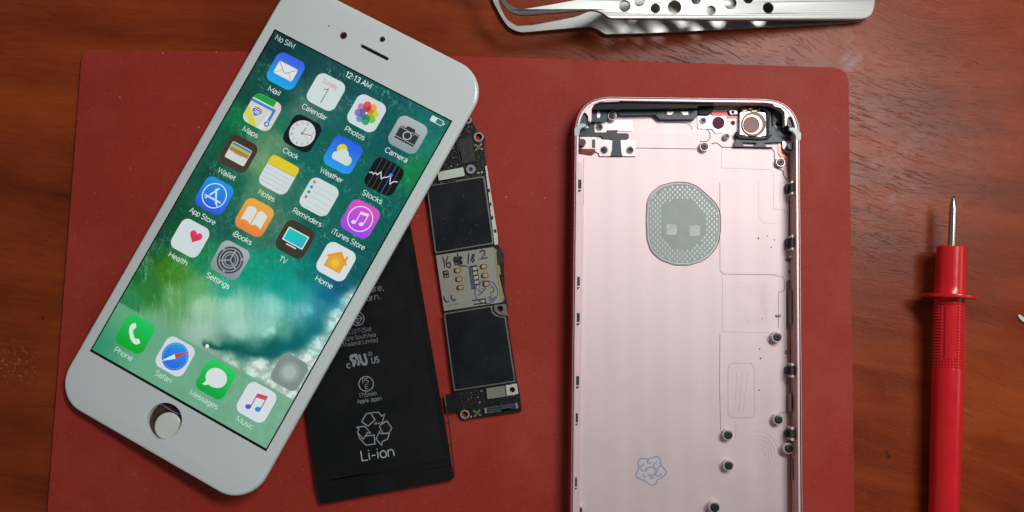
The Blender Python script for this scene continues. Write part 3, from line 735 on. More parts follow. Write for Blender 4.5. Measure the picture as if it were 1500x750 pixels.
def bprint(fn_, name='printed_mark', m=INK, label=None):
    f = Flat(BF, .02, .002); fn_(f); f.build(name, m, bat, label=label)
T = -8.5
def b1(f):
    f.text('puncture,', 562.5, 425, None, size=13, deg=T, anchor='r', bold=-.005); f.text('burn.', 557.5, 438, None, size=13, deg=T, anchor='r', bold=-.005)
bprint(b1, 'printed_text', INK2)
def b2(f):
    f.ring(523.5, 467, 9, 10.4, n=32)
    f.line(rot([(523.5, 459.5), (530.5, 467), (523.5, 474.5), (516.5, 467)], 523.5, 467, T), 1.2, closed=True)
    f.line(rot([(523.5, 460.8), (523.5, 473.2)], 523.5, 467, T), 1.0); f.line(rot([(517.8, 467), (529.2, 467)], 523.5, 467, T), 1.0)
bprint(b2, 'certification_symbol', INK2)
def b3(f):
    f.text('TIS 2317-2548', 524.3, 487.8, 40, size=8.6, deg=T, bold=-.008); f.text('Apple SouthAsia', 526, 496.4, 50, size=8.6, deg=T, bold=-.008); f.text('(Thailand) Limited', 527, 504.6, 54, size=8.6, deg=T, bold=-.008)
bprint(b3, 'printed_text', INK2)
def b4(f):
    f.text('c', 510.8, 539, 5.6, size=12.5, deg=T, bold=.03); f.text('US', 550, 531.5, 12.4, size=12.4, deg=T, bold=.03)
    f.text('R', 521.8, 536, 12.4, size=22, deg=T, bold=.07, flip=True, skew=-.15); f.text('U', 533.6, 533.6, 12.6, size=22, deg=T, bold=.07, skew=-.15)
    f.ring(542, 518.4, 2.5, 3.1, n=20); f.text('R', 542, 520, 2.4, size=4, deg=T)
bprint(b4, 'certification_symbol', mat('slate_ink', (128, 142, 152), rough=.6))
def b5(f):
    f.ring(536.3, 562.3, 10, 11.3, n=36); f.text('PS', 535.8, 561, 9.4, size=9.6, deg=T); f.text('E', 537.4, 569.6, 4.4, size=9.6, deg=T)
bprint(b5, 'certification_symbol')
def b6(f):
    f.text('1715mAh', 539.4, 580.6, 26, size=8.4, deg=T, bold=-.005); f.text('Apple Japan', 541.5, 588.6, 36, size=8.4, deg=T, bold=-.005)
bprint(b6, 'printed_text')
def b7(f):
    # three folded arrows, outlined; traced in the enlarged photo (scale 4.055, origin 490, 505)
    k = lambda P: [(490+x/4.055, 505+y/4.055) for x, y in P]
    f.line(k([(162, 458), (187, 411), (215, 405), (240, 446), (200, 483)]), 1.5, closed=True)
    f.line(k([(222, 403), (262, 401), (281, 424), (297, 413), (284, 462), (238, 472), (250, 460)]), 1.5)
    f.line(k([(268, 480), (311, 452), (340, 494), (325, 523), (288, 527), (266, 484)]), 1.5)
    f.line(k([(326, 528), (314, 562), (284, 574), (280, 597), (247, 561), (266, 514), (270, 528), (318, 527)]), 1.5)
    f.line(k([(128, 490), (180, 484), (213, 524), (195, 522), (176, 556), (170, 560), (136, 520), (146, 497), (130, 491)]), 1.5)
    f.line(k([(186, 541), (236, 537), (240, 589), (188, 597), (150, 557), (140, 530)]), 1.5)
bprint(b7, 'recycling_symbol')
def b8(f): f.text('Li-ion', 554, 671.5, 49, size=20.5, deg=T, bold=.0)
bprint(b8, 'printed_text', mat('pale_ink', (176, 178, 184), rough=.6))
# thin flex standing on edge along the right side up to the board
P = strip([(665.5, 698), (661, 650), (657, 618), (654, 596)], 1.8)
V = []; Fc = []
for q in P:
    b = len(V); V += [W(x, y, ZB-.3) for x, y in q]; V += [Vector((v.x, v.y, (MZ+.3)*MM)) for v in V[b:b+4]]
    Fc += [(b, b+1, b+2, b+3), (b, b+3, b+7, b+4), (b+1, b+5, b+6, b+2)]
mesh('flex_strip', V, Fc, mat('flex_dark', (44, 36, 38), rough=.35), bat)

# ================================================================== the logic board
lb = root('logic_board', 'narrow phone logic board with black shielded chips and a handwritten-on metal plate', 'circuit board', W(690, 420, MZ))
ZP = MZ+1.2; ZS = MZ+2.1
M_pcb = mat('black_solder_mask', (16, 16, 18), rough=.38, spec=.4, bump=.9, bscale=900, var=.35, vscale=900)
M_steel = mat('shield_steel', (150, 146, 140), rough=.33, metal=.85, var=.08, vscale=300, bump=.15, bscale=600)
M_pad = mat('graphite_sticker', (16, 20, 26), rough=.36, spec=.28, bump=.12, bscale=300, var=.12, vscale=120, rvar=.1)
M_plate = mat('sim_plate', (158, 158, 146), rough=.42, metal=.45, var=.07, vscale=200, bump=.1, bscale=400)
M_gold = mat('gold_contact', (216, 180, 128), rough=.35, metal=.7)
M_chip = mat('chip_plastic', (18, 19, 21), rough=.5, bump=.3, bscale=700)
M_foil = mat('pale_foil', (206, 214, 204), rough=.42, metal=.45, var=.05, vscale=300)
pcb = rnd([(676, 172), (690, 169.5), (694, 182), (698, 191.5), (707, 193), (710.5, 203), (709.5, 214), (713.5, 258), (728, 357), (737.5, 370), (740, 436), (744, 447), (744.5, 470), (757, 556), (760.5, 570), (764.5, 602.5), (677, 615), (672.5, 606), (671.5, 590), (665, 576), (651, 460), (638, 372), (623, 262), (616, 240), (640, 190)], 2.5, 3)
H = [circ(701.4, 200.4, 4.7, 20), circ(732.6, 452.2, 4.3, 20), circ(750.4, 571, 4.1, 20), circ(680.8, 607, 4.4, 20), circ(685.7, 175.6, 2.4, 14)]
slab('circuit_board', pcb, MZ+.3, ZP, M_pcb, lb, holes=H, bevel=0)
def ringpart(name, x, y, r0, r1, z0, z1, m, par, nn=22):
    return slab(name, circ(x, y, r1, nn), z0, z1, m, par, holes=[circ(x, y, r0, nn)], bevel=.08)
M_ring = mat('tinned_ring', (196, 190, 186), rough=.3, metal=.8)
for x, y, r0, r1 in ((701.4, 200.4, 4.7, 7.4), (680.8, 607, 4.4, 6.9), (685.7, 175.6, 2.6, 5.6)): ringpart('screw_pad', x, y, r0, r1, ZP, ZP+.12, M_ring, lb)
# shields: steel rim with a dark sticker
def shield(P, ins, rr, name='chip_shield'):
    s = slab(name, rnd(P, rr), ZP-.1, ZS, M_steel, lb, bevel=.22, bseg=3)
    return s
def inset(P, d):
    Q = []; N = len(P); A = sum(P[i][0]*P[(i+1) % N][1]-P[(i+1) % N][0]*P[i][1] for i in range(N)); sg = 1 if A > 0 else -1
    for i in range(N):
        a, b, c = Vector(P[i-1]), Vector(P[i]), Vector(P[(i+1) % N]); u, v = (b-a).normalized(), (c-b).normalized()
        n1, n2 = Vector((-u.y, u.x))*sg, Vector((-v.y, v.x))*sg; m = (n1+n2).normalized(); Q.append(tuple(b+m*d/max(m.dot(n1), .4)))
    return Q
S1 = [(624.5, 271.5), (709.5, 257.5), (723.5, 357), (637.5, 371.5)]
s1 = slab('chip_shield', rnd(S1, 2.5), ZP-.1, ZS, M_steel, lb, bevel=.2, bseg=3)
slab('shield_sticker', rnd(inset(S1, 2.0), 3), ZS-.02, ZS+.06, M_pad, s1, bevel=.03)
notch = [(720.5, 447.5)]
S2 = [(650, 459), (720.5, 447.5), (721.5, 455.5), (724, 459.5), (729, 462.5), (740.5, 463.5), (755.3, 559.3), (665, 573)]
s2 = slab('chip_shield', rnd(S2, [2, 2, 1, 3, 2, 2, 2, 2]), ZP-.1, ZS, M_steel, lb, bevel=.2, bseg=3)
slab('shield_sticker', rnd(inset(S2, 1.9), [2, 2, 1, 3, 2, 2, 2, 2]), ZS-.02, ZS+.06, M_pad, s2, bevel=.03)
slab('screw_lug', rnd([(722.8, 446.6), (741, 445), (744.5, 463), (730, 460.5), (725, 456)], 2), ZP-.05, ZP+.5, M_steel, lb, holes=[circ(732.6, 452.2, 4.3, 20)], bevel=.1)
slab('screw_lug', rnd([(740.5, 564), (757, 561.5), (759.5, 577), (742.5, 580)], 1.5), ZP-.05, ZP+.4, M_foil, lb, holes=[circ(750.4, 571, 4.1, 20)], bevel=.1)
def marks(par, x0, y0, x1, y1, nn, seed, m):
    r = random.Random(seed); f = Flat(lambda x, y, h: W(x, y, ZS+.063+h), 0, .001)
    for _ in range(nn):
        x, y, a, l = r.uniform(x0, x1), r.uniform(y0, y1), r.uniform(0, 6.28), r.choice((.5, .8, 1.2, 3, 6, 9))
        f.line([(x, y), (x+l*.5*math.cos(a), y+l*.5*math.sin(a)), (x+l*math.cos(a+.4), y+l*math.sin(a+.4))], r.uniform(.35, .7))
    f.build('sticker_scratches', m, par)
M_scr2 = mat('scratch_grey', (58, 64, 70), rough=.5)
marks(s1, 636, 280, 705, 350, 8, 3, M_scr2); marks(s2, 660, 468, 738, 552, 12, 5, M_scr2)
# SIM reader plate with its windows, contacts and pen marks
sp_ = rnd([(638.5, 374), (722.5, 362), (727.5, 366), (738, 440), (735, 443), (650.5, 455.5)], [1, 1, 2, 2, 2, 1])
win = [(685.8, 390.5), (698.6, 388), (703.2, 421.5), (690.6, 424)]
wn2 = box4(653, 401.8, 9, 11, -8)
plate = slab('metal_plate', sp_, ZP, ZS-.25, M_plate, lb, holes=[rnd(win, 1.5), rnd(wn2, 2)], bevel=0)
slab('brass_edge', rnd([(723, 363.5), (728.5, 366.5), (739, 438), (734, 441)], 1), ZP, ZS-.15, mat('brass_strip', (170, 150, 96), rough=.4, metal=.6), plate, bevel=.08)
Z2 = ZP+.28
slab('window_chip', [(686.5, 391.5), (691.5, 390.5), (696, 421.7), (691, 422.7)], ZP, Z2, mat('slate_blue', (66, 80, 104), rough=.5), plate, bevel=.05)
for i in range(5):
    x, y = 694.6+i*.95, 393.4+i*6.7
    slab('solder_chip', box4(x+.6, y, 6, 5.2, -8), ZP, Z2+.1, mat('pale_solder', (196, 190, 170), rough=.35, metal=.4), plate, bevel=.12)
for x, y in ((651.5, 399.5), (655, 399), (652, 405), (655.6, 404.4)): slab('solder_chip', box4(x, y, 2.4, 3.6, -8), ZP, Z2, mat('copper_dot', (190, 140, 120), rough=.3, metal=.6), plate, bevel=.08)
for x, y in ((670.4, 396), (672.4, 408.8), (674.4, 421.2), (708.6, 390.4), (710.4, 403.4), (712.3, 415.8)):
    sk = slab('contact_recess', rot(rrect(x-6.2, y-3.6, x+5, y+4.0, 3.4), x, y, -8), ZS-.26, ZS-.22, mat('recess_dark', (40, 34, 26), rough=.5), plate, bevel=0)
    slab('spring_contact', rot(rrect(x-3.2, y-2.8, x+4.0, y+3.0, 2.8), x, y, -8), ZS-.22, ZS+.08, M_gold, sk, bevel=.2, bseg=3)
PF = lambda x, y, h: W(x, y, ZS-.25+h)
M_pen, M_blue = mat('black_marker', (22, 20, 26), rough=.5), mat('blue_marker', (38, 44, 130), rough=.5)
k4 = lambda P: [(600+x/5, 330+y/5) for x, y in P]
f = Flat(PF, .015, .004)
f.line(k4([(240, 232), (252, 262), (256, 310)]), 1.9); f.line(k4([(280, 225), (268, 262), (272, 300), (290, 312), (302, 290), (292, 272), (272, 280)]), 1.9)
rs = random.Random(4)
for _ in range(7): f.line(k4([(318+rs.random()*70, 225+rs.random()*70) for _ in range(5)]), 1.9)
f.line(k4([(350, 205), (362, 300)]), 1.9); f.line(k4([(368, 300), (395, 297), (425, 301)]), 1.9)
f.line(k4([(432, 205), (428, 282)]), 1.9); f.line(k4([(462, 210), (456, 235), (474, 255), (462, 270), (450, 250), (474, 225), (466, 208)]), 1.9)
f.line(k4([(503, 246), (510, 247)]), 1.9); f.line(k4([(512, 200), (535, 182), (550, 192), (548, 215), (525, 246), (572, 236)]), 1.9)
f.line(k4([(252, 520), (254, 545), (268, 562), (290, 555)]), 1.9); f.line(k4([(305, 512), (306, 538), (320, 552), (340, 540)]), 1.9)
f.line(k4([(460, 551), (555, 539), (556, 568), (470, 580)]), 1.9); f.line(k4([(275, 590), (310, 582)]), .7); f.line(k4([(325, 578), (356, 575)]), .7)
f.build('pen_writing', M_pen, plate, label='black handwriting reading 16, a scribble and 18.2')
f = Flat(PF, .05, .004)
f.line(k4([(562+84*math.cos(a*math.pi/16)*(1+.02*math.sin(a)), 490+84*math.sin(a*math.pi/16)) for a in range(33)]), 1.2)
for P in ([(500, 470), (530, 495), (500, 515)], [(530, 460), (548, 475), (528, 490)], [(548, 448), (560, 470)], [(590, 450), (612, 452), (618, 480), (588, 500)], [(575, 530), (600, 512), (592, 540), (612, 535)], [(582, 552), (610, 545), (632, 520)]): f.line(k4(P), 1.2)
f.build('blue_pen_circle', M_blue, plate)
slab('tray_mark', k4([(525, 545), (552, 541), (552, 562), (530, 566)]), ZS-.26, ZS-.2, mat('pale_solder', (196, 190, 170)), plate, bevel=0)
# rubber nubs on the right
slab('side_switch', rnd([(727, 368), (734, 366.5), (736.5, 372), (737, 385), (734, 388), (729, 388.5)], 2), MZ+.2, ZS, M_chip, lb, bevel=.2)
slab('side_switch', rnd([(735, 434), (741.5, 432), (743, 442), (736.5, 444)], 1.5), MZ+.2, ZP+.6, M_chip, lb, bevel=.15)
# parts of the upper end
slab('silver_shield_bar', rnd([(641, 252), (678.5, 245), (680.8, 257.5), (642.8, 264.5)], 1), ZP, ZP+.7, M_foil, lb, bevel=0)
slab('black_tape_pad', rnd([(670.8, 204.5), (690.5, 198), (696.5, 236), (677.5, 240.5)], 1), ZP, ZP+.6, mat('rubber_pad', (34, 36, 36), rough=.55, bump=.5, bscale=900), lb, bevel=.1)
slab('shield_wall', rnd([(667, 204), (670, 203), (677, 241), (674, 242)], .5), ZP, ZP+.5, M_chip, lb, bevel=.05)
st_ = lathe('standoff', W(689.8, 248.5, ZP), [(1.42, 0), (1.42, .7), (1.3, .82), (.62, .82), (.5, .72), (.5, .2)], mat('standoff_grey', (176, 178, 184), rough=.3, metal=.7), lb, n=24)
lathe('hole', W(689.8, 248.5, ZP+.75), [(.5, 0), (.5, .08), (0.01, .08)], M_chip, st_, n=14)
for x, y in ((701, 253.2), (706, 252.3), (690, 610.3)): slab('test_point', circ(x, y, 1.6, 12), ZP, ZP+.06, M_gold, lb, bevel=0)
def small_conn(x, y, d=-8):
    c = slab('coax_socket', rot(rrect(x-5, y-4.4, x+5, y+4.4, 1), x, y, d), ZP, ZP+.22, M_chip, lb, bevel=.03)
    for sx_, sy_ in ((-1, -1), (1, -1), (1, 1), (-1, 1)): slab('solder_tab', rot(rrect(x+sx_*4-1.3, y+sy_*3.4-1.2, x+sx_*4+1.3, y+sy_*3.4+1.2, .3), x, y, d), ZP+.1, ZP+.33, M_ring, c, bevel=.03)
    ringpart('socket_ring', x, y, 1.2, 2.7, ZP+.2, ZP+.55, mat('socket_brass', (190, 170, 120), rough=.3, metal=.8), c, 14)
small_conn(701, 215.5); small_conn(699, 605.2)
# contact comb on the right edge
comb = slab('edge_shield', rnd([(710.5, 243), (713, 242.5), (729, 345), (729.5, 358), (724.5, 359)], 1), ZP-.2, ZS-.3, M_foil, lb, bevel=.1)
for x, y in ((715.8, 279), (718, 299), (720.8, 319), (725.3, 338.5)): slab('comb_gap', box4(x, y, 3.6, 5, -8), ZS-.32, ZS-.26, M_chip, comb, bevel=0)
# densely packed small components
rs = random.Random(8)
M_c = [mat('ceramic_brown', (92, 78, 66), rough=.5), mat('ceramic_dark', (34, 34, 38), rough=.5), mat('solder_tin', (150, 150, 150), rough=.35, metal=.5)]
def field(poly, nn, w=(2, 4), d=-8, cells=None, pw=(.2, .65, .15)):
    def inside(x, y):
        c = False
        for i in range(len(poly)):
            (x1, y1), (x2, y2) = poly[i-1], poly[i]
            if (y1 > y) != (y2 > y) and x < (x2-x1)*(y-y1)/(y2-y1)+x1: c = not c
        return c
    xs = [p[0] for p in poly]; ys = [p[1] for p in poly]; done = []; t = 0
    while len(done) < nn and t < nn*60:
        t += 1
        x, y = rs.uniform(min(xs), max(xs)), rs.uniform(min(ys), max(ys)); a, b = rs.uniform(*w), rs.uniform(*w)*.6
        if rs.random() < .4: a, b = b, a
        if not inside(x, y) or any(abs(x-q[0]) < (a+q[2])/2+.4 and abs(y-q[1]) < (b+q[3])/2+.4 for q in done): continue
        done.append((x, y, a, b)); m = rs.choices(M_c, pw)[0]
        c = slab('surface_component', box4(x, y, a, b, d), ZP, ZP+rs.uniform(.25, .5), m, lb, bevel=.03, bseg=1)
field([(648, 218), (668, 214), (674, 242), (641, 248)], 34)
field([(655, 200), (672, 186), (686, 184), (690, 196), (668, 202)], 16)
field([(674, 577), (708, 572), (710, 590), (676, 596)], 44, w=(2, 4.4), pw=(.06, .9, .04))
field([(714, 585), (756, 578), (757, 588), (712, 594)], 20, pw=(.05, .9, .05))
slab('ic_package', rnd([(650, 205), (664, 201), (667, 214), (648, 219)], .5), ZP, ZP+.5, M_chip, lb, bevel=.05)
# lower end: board connector, silver plate, folded flex
slab('silver_plate', rnd([(712.2, 569), (739, 565), (741.2, 580.8), (713.8, 584.6)], 1), ZP, ZP+.65, mat('brushed_nickel', (150, 150, 138), rough=.4, metal=.6, var=.08), lb, bevel=.1)
cn = slab('board_connector', rnd([(708.4, 597.5), (757.8, 590), (759.4, 598.6), (710.2, 606.4)], 1), ZP, ZP+.5, mat('connector_slate', (70, 72, 86), rough=.4), lb, bevel=.08)
slab('connector_well', rnd([(712.6, 598.8), (754.6, 592.4), (755.4, 596.8), (713.6, 603.4)], .6), ZP+.48, ZP+.53, M_chip, cn, bevel=0)
slab('connector_tongue', rnd([(716, 599.4), (752, 594), (752.5, 596.3), (716.6, 601.8)], .5), ZP+.5, ZP+.72, mat('connector_slate', (70, 72, 86)), cn, bevel=.04)
for x, y in ((711.4, 601.6), (757, 594.2)): slab('solder_tab', rot(rrect(x-1.6, y-4, x+1.6, y+4, .4), x, y, -8), ZP+.3, ZP+.6, M_ring, cn, bevel=.04)
fx = slab('folded_flex', rnd([(652.5, 578), (673, 575.5), (674.5, 602), (655, 604.5)], 2), MZ+.6, ZP+.7, mat('flex_gloss', (20, 20, 22), rough=.2, spec=.6), lb, bevel=.35, bseg=4)
slab('flex_edge', rnd([(650.6, 580), (653, 579), (656, 604), (654, 606)], .8), MZ+.3, ZP+.5, mat('flex_grey_edge', (120, 104, 104), rough=.3), fx, bevel=.05)
# ================================================================== the back housing
hs = root('phone_housing', 'empty pink metal phone back shell lying open side up, with screw posts inside', 'phone case', W(1003, 450, MZ))
HT = 7.1; ZT = MZ+HT; ZF = MZ+1.3
def alu(name, rgb, rough=.36, metal=.75, fine=.12, broad=.1):
    m = bpy.data.materials.new(name); m.use_nodes = True; nt = m.node_tree; b = nt.nodes['Principled BSDF']; N = nt.nodes.new; Lk = nt.links.new
    b.inputs['Metallic'].default_value = metal; b.inputs['Roughness'].default_value = rough
    tc = N('ShaderNodeTexCoord')
    def mp(s):
        q = N('ShaderNodeMapping'); q.inputs['Scale'].default_value = s; Lk(tc.outputs['Object'], q.inputs[0]); return q.outputs[0]
    def noi(v, s, d=4, r=.6):
        q = N('ShaderNodeTexNoise'); q.inputs['Scale'].default_value = s; q.inputs['Detail'].default_value = d; q.inputs['Roughness'].default_value = r; Lk(v, q.inputs['Vector']); return q.outputs[0]
    def mth(op, x, y):
        q = N('ShaderNodeMath'); q.operation = op
        for i, v in enumerate((x, y)):
            if isinstance(v, (int, float)): q.inputs[i].default_value = v
            else: Lk(v, q.inputs[i])
        return q.outputs[0]
    ripples = noi(mp((1, 7, 1)), 560, 3); bands = noi(mp((5, .5, 1)), 26, 3); grit = noi(tc.outputs['Object'], 2400, 2); rings = noi(tc.outputs['Object'], 60, 5)
    wv = N('ShaderNodeTexWave'); wv.inputs['Scale'].default_value = 43; wv.inputs['Distortion'].default_value = 1.2; wv.inputs['Detail'].default_value = 2; wv.inputs['Detail Scale'].default_value = .6
    Lk(mp((1, .12, 1)), wv.inputs['Vector'])
    wr = N('ShaderNodeTexWave'); wr.bands_direction = 'Y'; wr.inputs['Scale'].default_value = 420; wr.inputs['Distortion'].default_value = 5; wr.inputs['Detail'].default_value = 3; wr.inputs['Detail Scale'].default_value = .35
    Lk(tc.outputs['Object'], wr.inputs['Vector'])
    h = mth('ADD', mth('MULTIPLY', ripples, fine), mth('ADD', mth('MULTIPLY', grit, .4), mth('MULTIPLY', wr.outputs[1], fine*.35)))
    bp = N('ShaderNodeBump'); bp.inputs['Strength'].default_value = .25; bp.inputs['Distance'].default_value = .0002
    Lk(h, bp.inputs['Height']); Lk(bp.outputs[0], b.inputs['Normal'])
    mr = N('ShaderNodeMapRange'); mr.inputs[1].default_value = .35; mr.inputs[2].default_value = .65; mr.inputs[3].default_value = .92; mr.inputs[4].default_value = 1.04
    Lk(mth('ADD', mth('MULTIPLY', wv.outputs[1], .08*(broad > 0)), mth('ADD', mth('MULTIPLY', rings, .4), .26+.04*(broad == 0))), mr.inputs[0])
    s = N('ShaderNodeVectorMath'); s.operation = 'SCALE'; s.inputs[0].default_value = lin(rgb); Lk(mr.outputs[0], s.inputs['Scale']); Lk(s.outputs[0], b.inputs['Base Color'])
    rr = N('ShaderNodeMapRange'); rr.inputs[1].default_value = .3; rr.inputs[2].default_value = .7; rr.inputs[3].default_value = rough-.02; rr.inputs[4].default_value = rough+.02
    Lk(rings, rr.inputs[0]); Lk(rr.outputs[0], b.inputs['Roughness'])
    return m
M_alu = alu('rose_aluminium', (224, 205, 207), rough=.53, metal=.58, broad=.05)
M_lip = alu('rose_plate', (238, 214, 216), rough=.36, metal=.5, fine=.03, broad=.02)
M_rim = alu('rose_rim', (236, 208, 212), rough=.44, metal=.45, fine=.02, broad=0)
M_side = mat('polished_rose_side', (150, 84, 82), rough=.2, metal=.9, rvar=.04)
M_pl = mat('black_moulding', (50, 64, 76), rough=.42, spec=.5, bump=.15, bscale=900, var=.1, vscale=300)
M_blk = mat('deep_black_moulding', (10, 10, 13), rough=.5, spec=.25)
M_grv = mat('dark_groove', (142, 108, 112), rough=.6)
M_ins = mat('screw_insert_steel', (62, 64, 66), rough=.36, metal=.7, var=.15, vscale=900)
M_bore = mat('screw_bore', (16, 15, 16), rough=.6)
M_pad = mat('graphite_sticker', (25, 29, 34))

rimpx = rnd([(842.6, 140.8), (1171.2, 145.4), (1177.6, 1010), (833.0, 1010)], [55, 55, 40, 40], 12)
base_w = [W(x, y, ZT) for x, y in rimpx]
# round the corners better: superellipse-like from quadratic curves is close to the real one
def off(d, z):
    P = [(v.x/MM, v.y/MM) for v in base_w]
    A = sum(P[i][0]*P[(i+1) % len(P)][1]-P[(i+1) % len(P)][0]*P[i][1] for i in range(len(P)))
    Q = []
    for i in range(len(P)):
        a, b, c = Vector(P[i-1]), Vector(P[i]), Vector(P[(i+1) % len(P)])
        t = (c-a).normalized(); nrm = Vector((t.y, -t.x))*(1 if A > 0 else -1)
        Q.append(b+nrm*d)
    return [Vector((q.x*MM, q.y*MM, (MZ+z)*MM)) for q in Q]
prof = [(-3.2, 0), (-1.4, .1), (-.3, .5), (.45, 1.5), (.72, 2.6), (.8, 3.6), (.72, 4.7), (.45, 5.8), (.12, 6.6), (.0, 6.95), (-.12, 7.1), (-.2, 7.1), (-.28, 6.95), (-.5, 6.95), (-.56, 7.06), (-1.05, 7.06), (-1.12, 6.95), (-1.14, 5.6), (-1.2, 1.35), (-1.6, 1.3)]
V = []; Fc = []; MI = []; n = len(base_w)
for d, z in prof: V += off(d, z)
for j in range(len(prof)-1):
    for i in range(n):
        Fc.append((j*n+i, (j+1)*n+i, (j+1)*n+(i+1) % n, j*n+(i+1) % n)); MI.append(1 if j < 9 else 2 if j < 11 else 4 if j < 14 else 2 if j < 16 else 3 if j < 18 else 0)
b0 = (len(prof)-1)*n
fl = [(v.x, v.y) for v in V[b0:]]
# real openings of the floor: the camera window and the flash
cam_c, fla_c = (1100.5, 182.6), (1052.3, 180)
def wpts(P, z): return [(W(x, y, z).x, W(x, y, z).y) for x, y in P]
oh = [wpts(circ(cam_c[0], cam_c[1], 11.5, 32), ZF), wpts(circ(fla_c[0], fla_c[1], 9, 28), ZF)]
pts, T = tess(fl, oh)
hb_ = len(V)
for x, y in pts[n:]: V.append(Vector((x, y, ZF*MM)))
idx = lambda i: b0+i if i < n else hb_+i-n
for t in T: Fc.append(tuple(idx(i) for i in t)); MI.append(0)
bt = [(v.x, v.y) for v in V[:n]]; pts2, T2 = tess(bt, oh); hb2 = len(V)
for x, y in pts2[n:]: V.append(Vector((x, y, MZ*MM)))
for t in T2: Fc.append(tuple((i if i < n else hb2+i-n) for i in t)); MI.append(1)
k = 0
for l in oh:
    for i in range(len(l)):
        a, b = k+i, k+(i+1) % len(l); Fc.append((hb_+a, hb_+b, hb2+b, hb2+a)); MI.append(1)
    k += len(l)
M_inner = mat('rose_inner_wall', (216, 168, 158), rough=.4, metal=0.0, var=.2, vscale=120, stretch=(1, .3, 1))
shell = mesh('back_shell', V, Fc, [M_alu, M_side, M_rim, M_inner, mat('rim_step', (96, 52, 58), rough=.4, metal=.5)], hs, mi=MI, smooth=24)
import bmesh
bm = bmesh.new(); bm.from_mesh(shell.data); bmesh.ops.recalc_face_normals(bm, faces=bm.faces); bm.to_mesh(shell.data); bm.free(); shell.data.shade_smooth(); shell.data.set_sharp_from_angle(angle=R(24))

def hp(name, P, z0, z1, m, par=None, r=1.5, holes=(), bevel=.1, **k):
    return slab(name, rnd(P, r) if r else P, ZF+z0, ZF+z1, m, par or hs, holes=holes, bevel=bevel, **k)
k5 = lambda P: [(820+x/5, 130+y/5) for x, y in P]                   # enlarged crop of the top left corner
k8 = lambda P: [(835+x/8.33, 140+y/8.33) for x, y in P]
k5r = lambda P: [(980+x/5, 130+y/5) for x, y in P]
k6 = lambda P: [(1050+x/6.815, 140+y/6.815) for x, y in P]

# side rail with the clips on the left, polished channel on the right
hp('side_rail', [(846.5, 238), (853, 238), (855, 330), (850.5, 600), (848, 900), (840, 900), (843, 500)], 0, 3.0, M_alu, r=1, bevel=.2)
# black antenna plastic across the top
top1 = hp('antenna_moulding', k8([(262, 150), (290, 105), (335, 78), (600, 78), (640, 66), (1010, 66), (1560, 72), (1740, 76), (1760, 118), (1560, 122), (1560, 150), (262, 170)]), 0, 4.4, M_blk, r=2, bevel=.15)
hp('antenna_moulding', k8([(262, 178), (455, 178), (462, 230), (450, 300), (395, 322), (262, 318), (250, 320)]), 0, 2.2, M_pl, r=1)
hp('lit_oval_slab', k8(circ(348, 234, 21, 18, 42)), 2.15, 2.24, M_lip, r=0, bevel=0)  # pale slab laid on the moulding in place of a lit oval opening
hp('antenna_moulding', k5([(405, 150), (700, 146), (706, 160), (1008, 160), (1006, 203), (985, 222), (735, 223), (700, 188), (440, 193), (420, 180)]), 0, 2.0, M_pl, r=1)
for P in ([(787, 166), (838, 166), (820, 189), (786, 188)], [(885, 166), (940, 167), (941, 190), (905, 190)]): hp('lit_window_slab', k5(P), 1.95, 2.04, M_lip, r=.4, bevel=0)  # raised pale slabs imitate lit floor showing through openings
hp('corner_plate', [(844.5, 204), (845.5, 182), (851, 166), (862, 154), (879, 147), (908, 146), (908, 148.4), (879, 149.5), (870, 153), (866.5, 160), (866.5, 178), (862, 178), (861.6, 170), (858, 165), (852, 165), (848.5, 170), (847, 186), (846, 204)], 3, 5.5, M_rim, r=2, bevel=.2)
hp('corner_plate', [(1108, 147.6), (1124, 147.6), (1140, 152), (1154, 162), (1163, 173), (1168, 195), (1168, 195), (1166, 182), (1163, 171), (1158, 170), (1153.5, 172), (1152, 184), (1150, 184), (1149.4, 164), (1144, 158), (1136, 156), (1131, 152), (1122, 149.6), (1108, 149.4)], 3, 5.5, M_rim, r=2, bevel=.2)
# cluster in the top left corner
hp('antenna_moulding', k8([(218, 322), (300, 318), (300, 330), (292, 335), (292, 450), (440, 452), (447, 424), (585, 420), (570, 458), (700, 460), (720, 480), (718, 515), (700, 535), (615, 537), (617, 600), (628, 690), (640, 738), (490, 738), (515, 660), (516, 528), (405, 530), (392, 500), (360, 492), (330, 500), (125, 498), (112, 470), (120, 420), (150, 400), (235, 395), (245, 370)]), 0, .75, M_pl, r=1.2)
hp('antenna_moulding', k8([(105, 330), (110, 240), (135, 200), (200, 198), (222, 225), (222, 330), (205, 345), (105, 372)]), 0, 4.6, M_pl, r=1.5)
hp('antenna_moulding', k8([(90, 520), (110, 505), (128, 530)] + [(148+46*math.cos(R(a)), 568+42*math.sin(R(a))) for a in range(-70, 190, 20)] + [(92, 580)]), 0, 3.6, M_pl, r=.5)
M_tape = mat('pale_antenna_band', (196, 214, 212), rough=.4, spec=.5)
slab('antenna_band', rnd(k8([(56, 398), (70, 390), (110, 350), (160, 338), (200, 352), (195, 380), (150, 384), (118, 420), (112, 488), (72, 492), (56, 488)]), 1.2), ZT-.9, ZT+.04, M_tape, hs, bevel=.05)
hp('mount_plate', k8([(118, 505), (262, 505), (325, 505), (325, 530), (516, 545), (515, 650), (490, 738), (360, 738), (352, 700), (318, 690), (300, 650), (90, 650), (86, 610)]), 0, .62, M_lip, r=.8)
hp('mount_plate', k8([(617, 545), (700, 540), (790, 540), (800, 738), (642, 738), (628, 690)]), 0, .62, M_lip, r=.8)
hp('mount_plate', k8([(300, 328), (300, 448), (440, 450), (448, 420), (430, 330), (418, 320)]), 0, .7, M_lip, r=.8)
